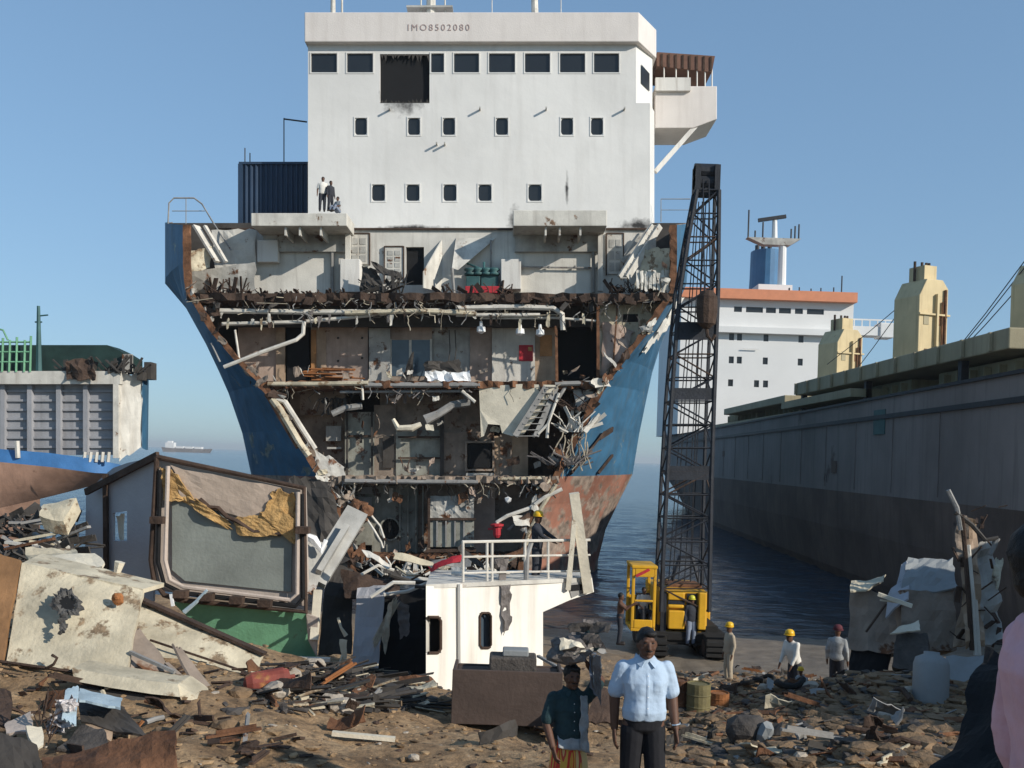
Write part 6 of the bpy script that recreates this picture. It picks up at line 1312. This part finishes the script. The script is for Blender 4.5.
    if shirt:
        s_ = MB(); torso(s_, .016 if near else .02, .12 if near else -1)
        for s in 'RL':
            e = J['sh' + s].lerp(J['el' + s], .78 if sleeve == 'short' else 1.0); capsule(s_, J['sh' + s] + Vector((0, 0, -.004)), e, .066, .072 if sleeve == 'short' else .058)
            if sleeve == 'long': capsule(s_, J['el' + s], J['el' + s].lerp(J['wr' + s], .92), .056, .042)
        so = remesh(s_, 'shirt', shirt, root, vx * 1.3, 2)
        if near:   # folds in the cloth
            me = so.data; nr_ = [v.normal.copy() for v in me.vertices]
            for v, nn in zip(me.vertices, nr_):
                q_ = v.co; k_ = noise.noise(Vector((q_.x * 9, q_.y * 9, q_.z * 3.2 + abs(q_.x) * 6))) * .011 + noise.noise(q_ * 22) * .004
                v.co = q_ + nn * (k_ + .016 * max(0, 1 - abs(q_.z - 1.02) / .09))
        if near:
            nk = J['neck']
            for s in (-1, 1): w = MB(); w.crumple(nk + Vector((s * .072, .03, .035)), nk + Vector((s * .02, -.088, -.01)), nk + Vector((s * .055, -.118, -.055)), nk + Vector((s * .105, -.02, -.012)), 4, 3, .004, .008, 0, 3, 9); w.build('collar', shirt, so)
            c = J['shL'].lerp(J['neck'], .45)
            from mathutils.bvhtree import BVHTree
            bv = BVHTree.FromPolygons([v.co.copy() for v in so.data.vertices], [list(p_.vertices) for p_ in so.data.polygons])
            def drape(nm, xa, xb, za, zb, nx, nz, up):
                rows = []
                for j in range(nz + 1):
                    r_ = []
                    for i in range(nx + 1):
                        x_ = xa + (xb - xa) * i / nx; z_ = za + (zb - za) * j / nz; h_ = bv.ray_cast(Vector((x_, -1, z_)), Vector((0, 1, 0))); y_ = h_[0].y if h_[0] is not None else -.12
                        edge = i in (0, nx) or j in (0, nz); r_.append((x_, y_ - (.0005 if edge else up), z_))
                    rows.append(r_)
                w = MB(); w.loft(rows); w.build(nm, shirt, so, smooth=True)
            drape('pocket', .045, .125, 1.19, 1.285, 8, 9, .005); drape('placket', -.014, .016, 1.0, 1.34, 4, 24, .004)
            for z in (1.06, 1.15, 1.24, 1.32):
                h_ = bv.ray_cast(Vector((.001, -1, z)), Vector((0, 1, 0))); w = MB(); ellip(w, (.001, (h_[0].y if h_[0] is not None else -.14) - .004, z), (.006, .003, .006), 1); w.build('button', 'cloth_white', so)
    hipc = J['hipR'].lerp(J['hipL'], .5)
    if legs == 'trousers':
        t = MB(); capsule(t, J['hipR'].lerp(J['hipL'], .22) + Vector((0, 0, .03)), J['hipL'].lerp(J['hipR'], .22) + Vector((0, 0, .03)), .108, .108)
        torso(t, .008, -1, .32)
        for s in 'RL':
            capsule(t, J['hip' + s] + Vector((0, 0, -.05)), J['kn' + s], .100, .085); capsule(t, J['kn' + s], J['an' + s] + Vector((0, 0, .02)), .082, .068)
        remesh(t, 'trousers', legm, root, vx * 1.3, 2)
    else:
        t = MB(); n_ = 28; rg = []
        for z, rx in ((1.0, .135), (.92, .165), (.75, .19), (.5, .215), (.25, .24), (.10, .25)):
            rg.append([hipc + Vector(((rx + .014 * sin(9 * 2 * pi * k / n_) * (1 - z)) * cos(2 * pi * k / n_), (rx * .85 + .014 * sin(9 * 2 * pi * k / n_) * (1 - z)) * sin(2 * pi * k / n_), z - hipc.z)) for k in range(n_)])
        t.loft(rg, True, True); t.build('skirt', legm, root, smooth=True)
    if shoes:
        for s in 'RL': w = MB(); capsule(w, J['an' + s] + Vector((0, .04, -.035)), J['an' + s] + f * .17 + Vector((0, 0, -.045)), .048, .04); w.build('shoe', shoes, root, smooth=True)
    return root
def head_to(px, py, d):
    """ground point under the pixel column at depth d and the height that puts the crown at the pixel"""
    t = at(px, py, d); g = ground_z(t.x, t.y); return Vector((t.x, t.y, g)), t.z - g
# foreground man in the light blue shirt
loc, H = head_to(646, 637, 8.8)
man = person('man in light blue short sleeved shirt and black trousers walking in the foreground', loc, .08, H * 1.05, dict(head=(.0, -.05, 1.575), neck=(0, -.005, 1.44), elR=(-.235, .06, 1.11), wrR=(-.235, .03, .86), elL=(.25, .05, 1.11), wrL=(.26, -.05, .88), knL=(.10, -.06, .49), anL=(.10, -.02, .08), knR=(-.10, 0, .49), anR=(-.10, .07, .09)), 'shirt_blue', 'short', 'trousers', 'trousers_black', near=True)
w = MB(); w.tube([(.259 + .039 * cos(a), -.045 + .039 * sin(a), .912 + .006 * cos(a)) for a in np.linspace(0, 2 * pi, 17)], .009, 6, False); ellip(w, (.298, -.05, .912), (.008, .018, .018)); w.build('wristwatch', 'metal_bright', man)
w = MB(); w.loft([[(.172 * cos(a), .127 * sin(a) - .006, z) for a in np.linspace(0, 2 * pi, 25)] for z in (.955, .995)]); w.build('belt', 'leather', man)
# woman carrying a bundle on her head
loc, H0 = head_to(572, 664, 9.2); H = max(1.5, min(1.7, H0))
wom = person('person in dark teal top and striped red yellow skirt carrying a head load', loc, .25, H, dict(elR=(-.25, .0, 1.10), wrR=(-.22, -.14, .90), elL=(.32, .02, 1.52), wrL=(.16, -.05, 1.70), head=(0, -.02, 1.575)), 'cloth_teal', 'short', 'skirt', 'striped_skirt', near=True, shoes=None)
w = MB(); w.crumple((.05, -.14, 1.41), (.14, -.11, 1.40), (.13, -.19, .84), (.05, -.19, .88), 8, 22, .035, .012, .3, 6, 9); w.crumple((-.155, -.09, 1.0), (.155, -.10, 1.0), (.165, -.175, .84), (-.165, -.165, .90), 18, 6, .03, .012, .25, 7, 10); w.build('shawl', 'cloth_grey', wom, smooth=True)
bz = loc + Vector((0, 0, H * 1.005))
bd = empty('head_load', bz, 'heaped bundle of torn scrap and sacking carried on a head', 'bundle'); q = random.Random(61)
w = MB()
for k in range(9): w.ico((q.uniform(-.13, .15), q.uniform(-.12, .12), q.uniform(.06, .22)), q.uniform(.08, .14), 2, .25, k, (1.2, 1, .7))
w.build('sacking', 'rag_grey', bd)
for k in range(13):
    a = Vector((q.uniform(-.16, .16), q.uniform(-.2, .1), q.uniform(.05, .33))); w = MB(); w.crumple(a, a + Vector((q.uniform(.1, .26), q.uniform(-.1, .1), q.uniform(-.05, .08))), a + Vector((q.uniform(.1, .24), .05, q.uniform(.05, .12))), a + Vector((0, .05, .08)), 5, 3, .08, .01, .3, k, 5); w.build('scrap_piece', q.choice(['cream_fresh', 'rag_grey', 'stone_dark', 'cloth_teal', 'pipe_grey', 'green_paint']), bd)
for k in range(4): w = MB(); a = Vector((q.uniform(.1, .2), q.uniform(-.15, 0), .1)); w.crumple(a, a + Vector((.07, 0, 0)), a + Vector((.09, -.02, -.3 - k * .05)), a + Vector((.02, -.02, -.3)), 3, 7, .06, .01, .3, k + 20, 5); w.build('hanging_rag', q.choice(['rag_grey', 'cloth_grey', 'cloth_bluegrey']), bd)
# person in pink at the right edge
t = at(1052, 526, 2.75); g = ground_z(t.x, t.y)
person('person in pink shirt cut off by the right edge, close to the camera', Vector((t.x, t.y, t.z - 1.74)), 1.3, 1.74, dict(elR=(-.22, -.04, 1.12), wrR=(-.22, -.2, .92), hipR=(-.09, -.08, .9), hipL=(.09, -.08, .9)), 'cloth_pink', 'long', 'trousers', 'trousers_black', near=True)
# workers on the shore
def worker(label, px, pyt, d, rotz, Hfix=None, **k):
    loc, H = head_to(px, pyt, d)
    if Hfix: t = at(px, pyt, d); loc = Vector((t.x, t.y, t.z - Hfix)); H = Hfix
    return person(label, loc, rotz, H, **k)
worker('bare armed man in dark trousers reaching up to the crane cab', 621, 593, 31.5, 1.4, 1.62, pose=dict(elR=(-.22, -.2, 1.2), wrR=(-.2, -.42, 1.38), elL=(.22, -.18, 1.2), wrL=(.2, -.42, 1.3)), legm='cloth_dark')
worker('worker with yellow helmet and beige clothes standing right of the crane', 730, 624, 28, -1.3, 1.66, shirt='cloth_beige', sleeve='long', legm='cloth_beige', hat='helmet_yellow', hair=False)
worker('worker with yellow helmet and white shirt bending forward on the shore', 796, 629, 24, -1.0, 1.66, pose=dict(head=(0, -.22, 1.53), neck=(0, -.16, 1.40), shR=(-.18, -.13, 1.36), shL=(.18, -.13, 1.36), elR=(-.2, -.2, 1.08), elL=(.2, -.2, 1.08), wrR=(-.18, -.32, .86), wrL=(.18, -.32, .86)), shirt='cloth_offwhite', sleeve='long', legm='cloth_dark', hat='helmet_yellow', hair=False)
worker('crouching worker with yellow helmet at the feet of the bending worker', 804, 668, 22.5, -.9, None if False else 1.0, pose=dict(head=(0, -.2, 1.60), neck=(0, -.14, 1.42), shR=(-.2, -.1, 1.34), shL=(.2, -.1, 1.34), elR=(-.25, -.3, 1.1), elL=(.25, -.3, 1.1), wrR=(-.15, -.5, .95), wrL=(.15, -.5, .95), hipR=(-.12, .15, .75), hipL=(.12, .15, .75), knR=(-.2, -.35, .85), knL=(.2, -.35, .85), anR=(-.18, -.1, .4), anL=(.18, -.1, .4)), shirt='cloth_grey', sleeve='long', legm='cloth_bluegrey', hat='helmet_yellow', hair=False)
worker('worker in grey shirt with maroon cap left of the right wreck pile', 838, 627, 25, 2.6, 1.66, shirt='cloth_grey', sleeve='long', legm='cloth_dark', hat=mat('maroon', (.10, .022, .03), .8), hair=False)
worker('worker with yellow helmet and dark overalls behind the white cabin railing', 538, 513, 20.95, 1.2, 1.5, pose=dict(elL=(.24, -.2, 1.18), wrL=(.2, -.42, 1.08), elR=(-.24, -.2, 1.18), wrR=(-.2, -.42, 1.08)), shirt='cloth_dark', sleeve='long', legm='cloth_dark', hat='helmet_yellow', hair=False)
p = crane.location; sit = dict(hipR=(-.1, .1, .55), hipL=(.1, .1, .55), knR=(-.13, -.32, .55), knL=(.13, -.32, .55), anR=(-.13, -.34, .12), anL=(.13, -.34, .12), neck=(0, .05, 1.1), head=(0, .02, 1.25), shR=(-.185, .05, 1.05), shL=(.185, .05, 1.05), elR=(-.25, -.02, .8), elL=(.25, -.02, .8), wrR=(-.2, -.28, .72), wrL=(.2, -.28, .72))
person('crane operator in pale shirt sitting in the yellow cab', p + Vector((x0_ + .52, y0_ + .8, z0_ - .05)), .2, 1.6, sit, 'cloth_offwhite', 'short', 'trousers', 'cloth_dark')
worker('worker with yellow green helmet standing close before the crane house', 692, 597, 32.9, .3, 1.6, shirt='cloth_dark', sleeve='long', legm='cloth_bluegrey', hat=mat('helmet_lime', (.55, .52, .05), .4, bump=0), hair=False)
# three people on the ship's left shelter roof
for lab, px, pyt, pyf, rz, kw in (('person in white top and dark trousers standing on the ship shelter roof', 322, 177, 211.5, .2, dict(shirt='cloth_offwhite', sleeve='short', legm='cloth_dark')), ('person in black standing behind the white topped one on the shelter roof', 330, 181, 211.5, .8, dict(shirt='cloth_dark', sleeve='long', legm='cloth_dark'))):
    a = at(px, pyf, SD + 1.6); b_ = at(px, pyt, SD + 1.6); person(lab, a, rz, (b_ - a).length, **kw)
a = at(337, 211.5, SD + 1.5); person('person sitting on the ship shelter roof at its right end', a - Vector((0, 0, .45)), -.6, 1.55, {**sit, 'knR': (-.15, -.3, .75), 'knL': (.15, -.3, .75), 'anR': (-.13, -.42, .5), 'anL': (.13, -.42, .5)}, 'cloth_grey', 'short', 'trousers', 'cloth_bluegrey')

# ------------------------------------------------------------------ haze over the sea
hm = bpy.data.materials.new('sea_haze'); hm.use_nodes = True; n = hm.node_tree.nodes; l = hm.node_tree.links; n.remove(n['Principled BSDF'])
pv = n.new('ShaderNodeVolumePrincipled'); pv.inputs['Color'].default_value = (.76, .80, .84, 1); pv.inputs['Density'].default_value = .0002; pv.inputs['Anisotropy'].default_value = .1
l.new(pv.outputs[0], n['Material Output'].inputs['Volume']); MATS['sea_haze'] = hm
w = MB(); w.box(-11500, 11500, -60, 9400, -11, 42); tag(w.build('haze', 'sea_haze'), kind='stuff')
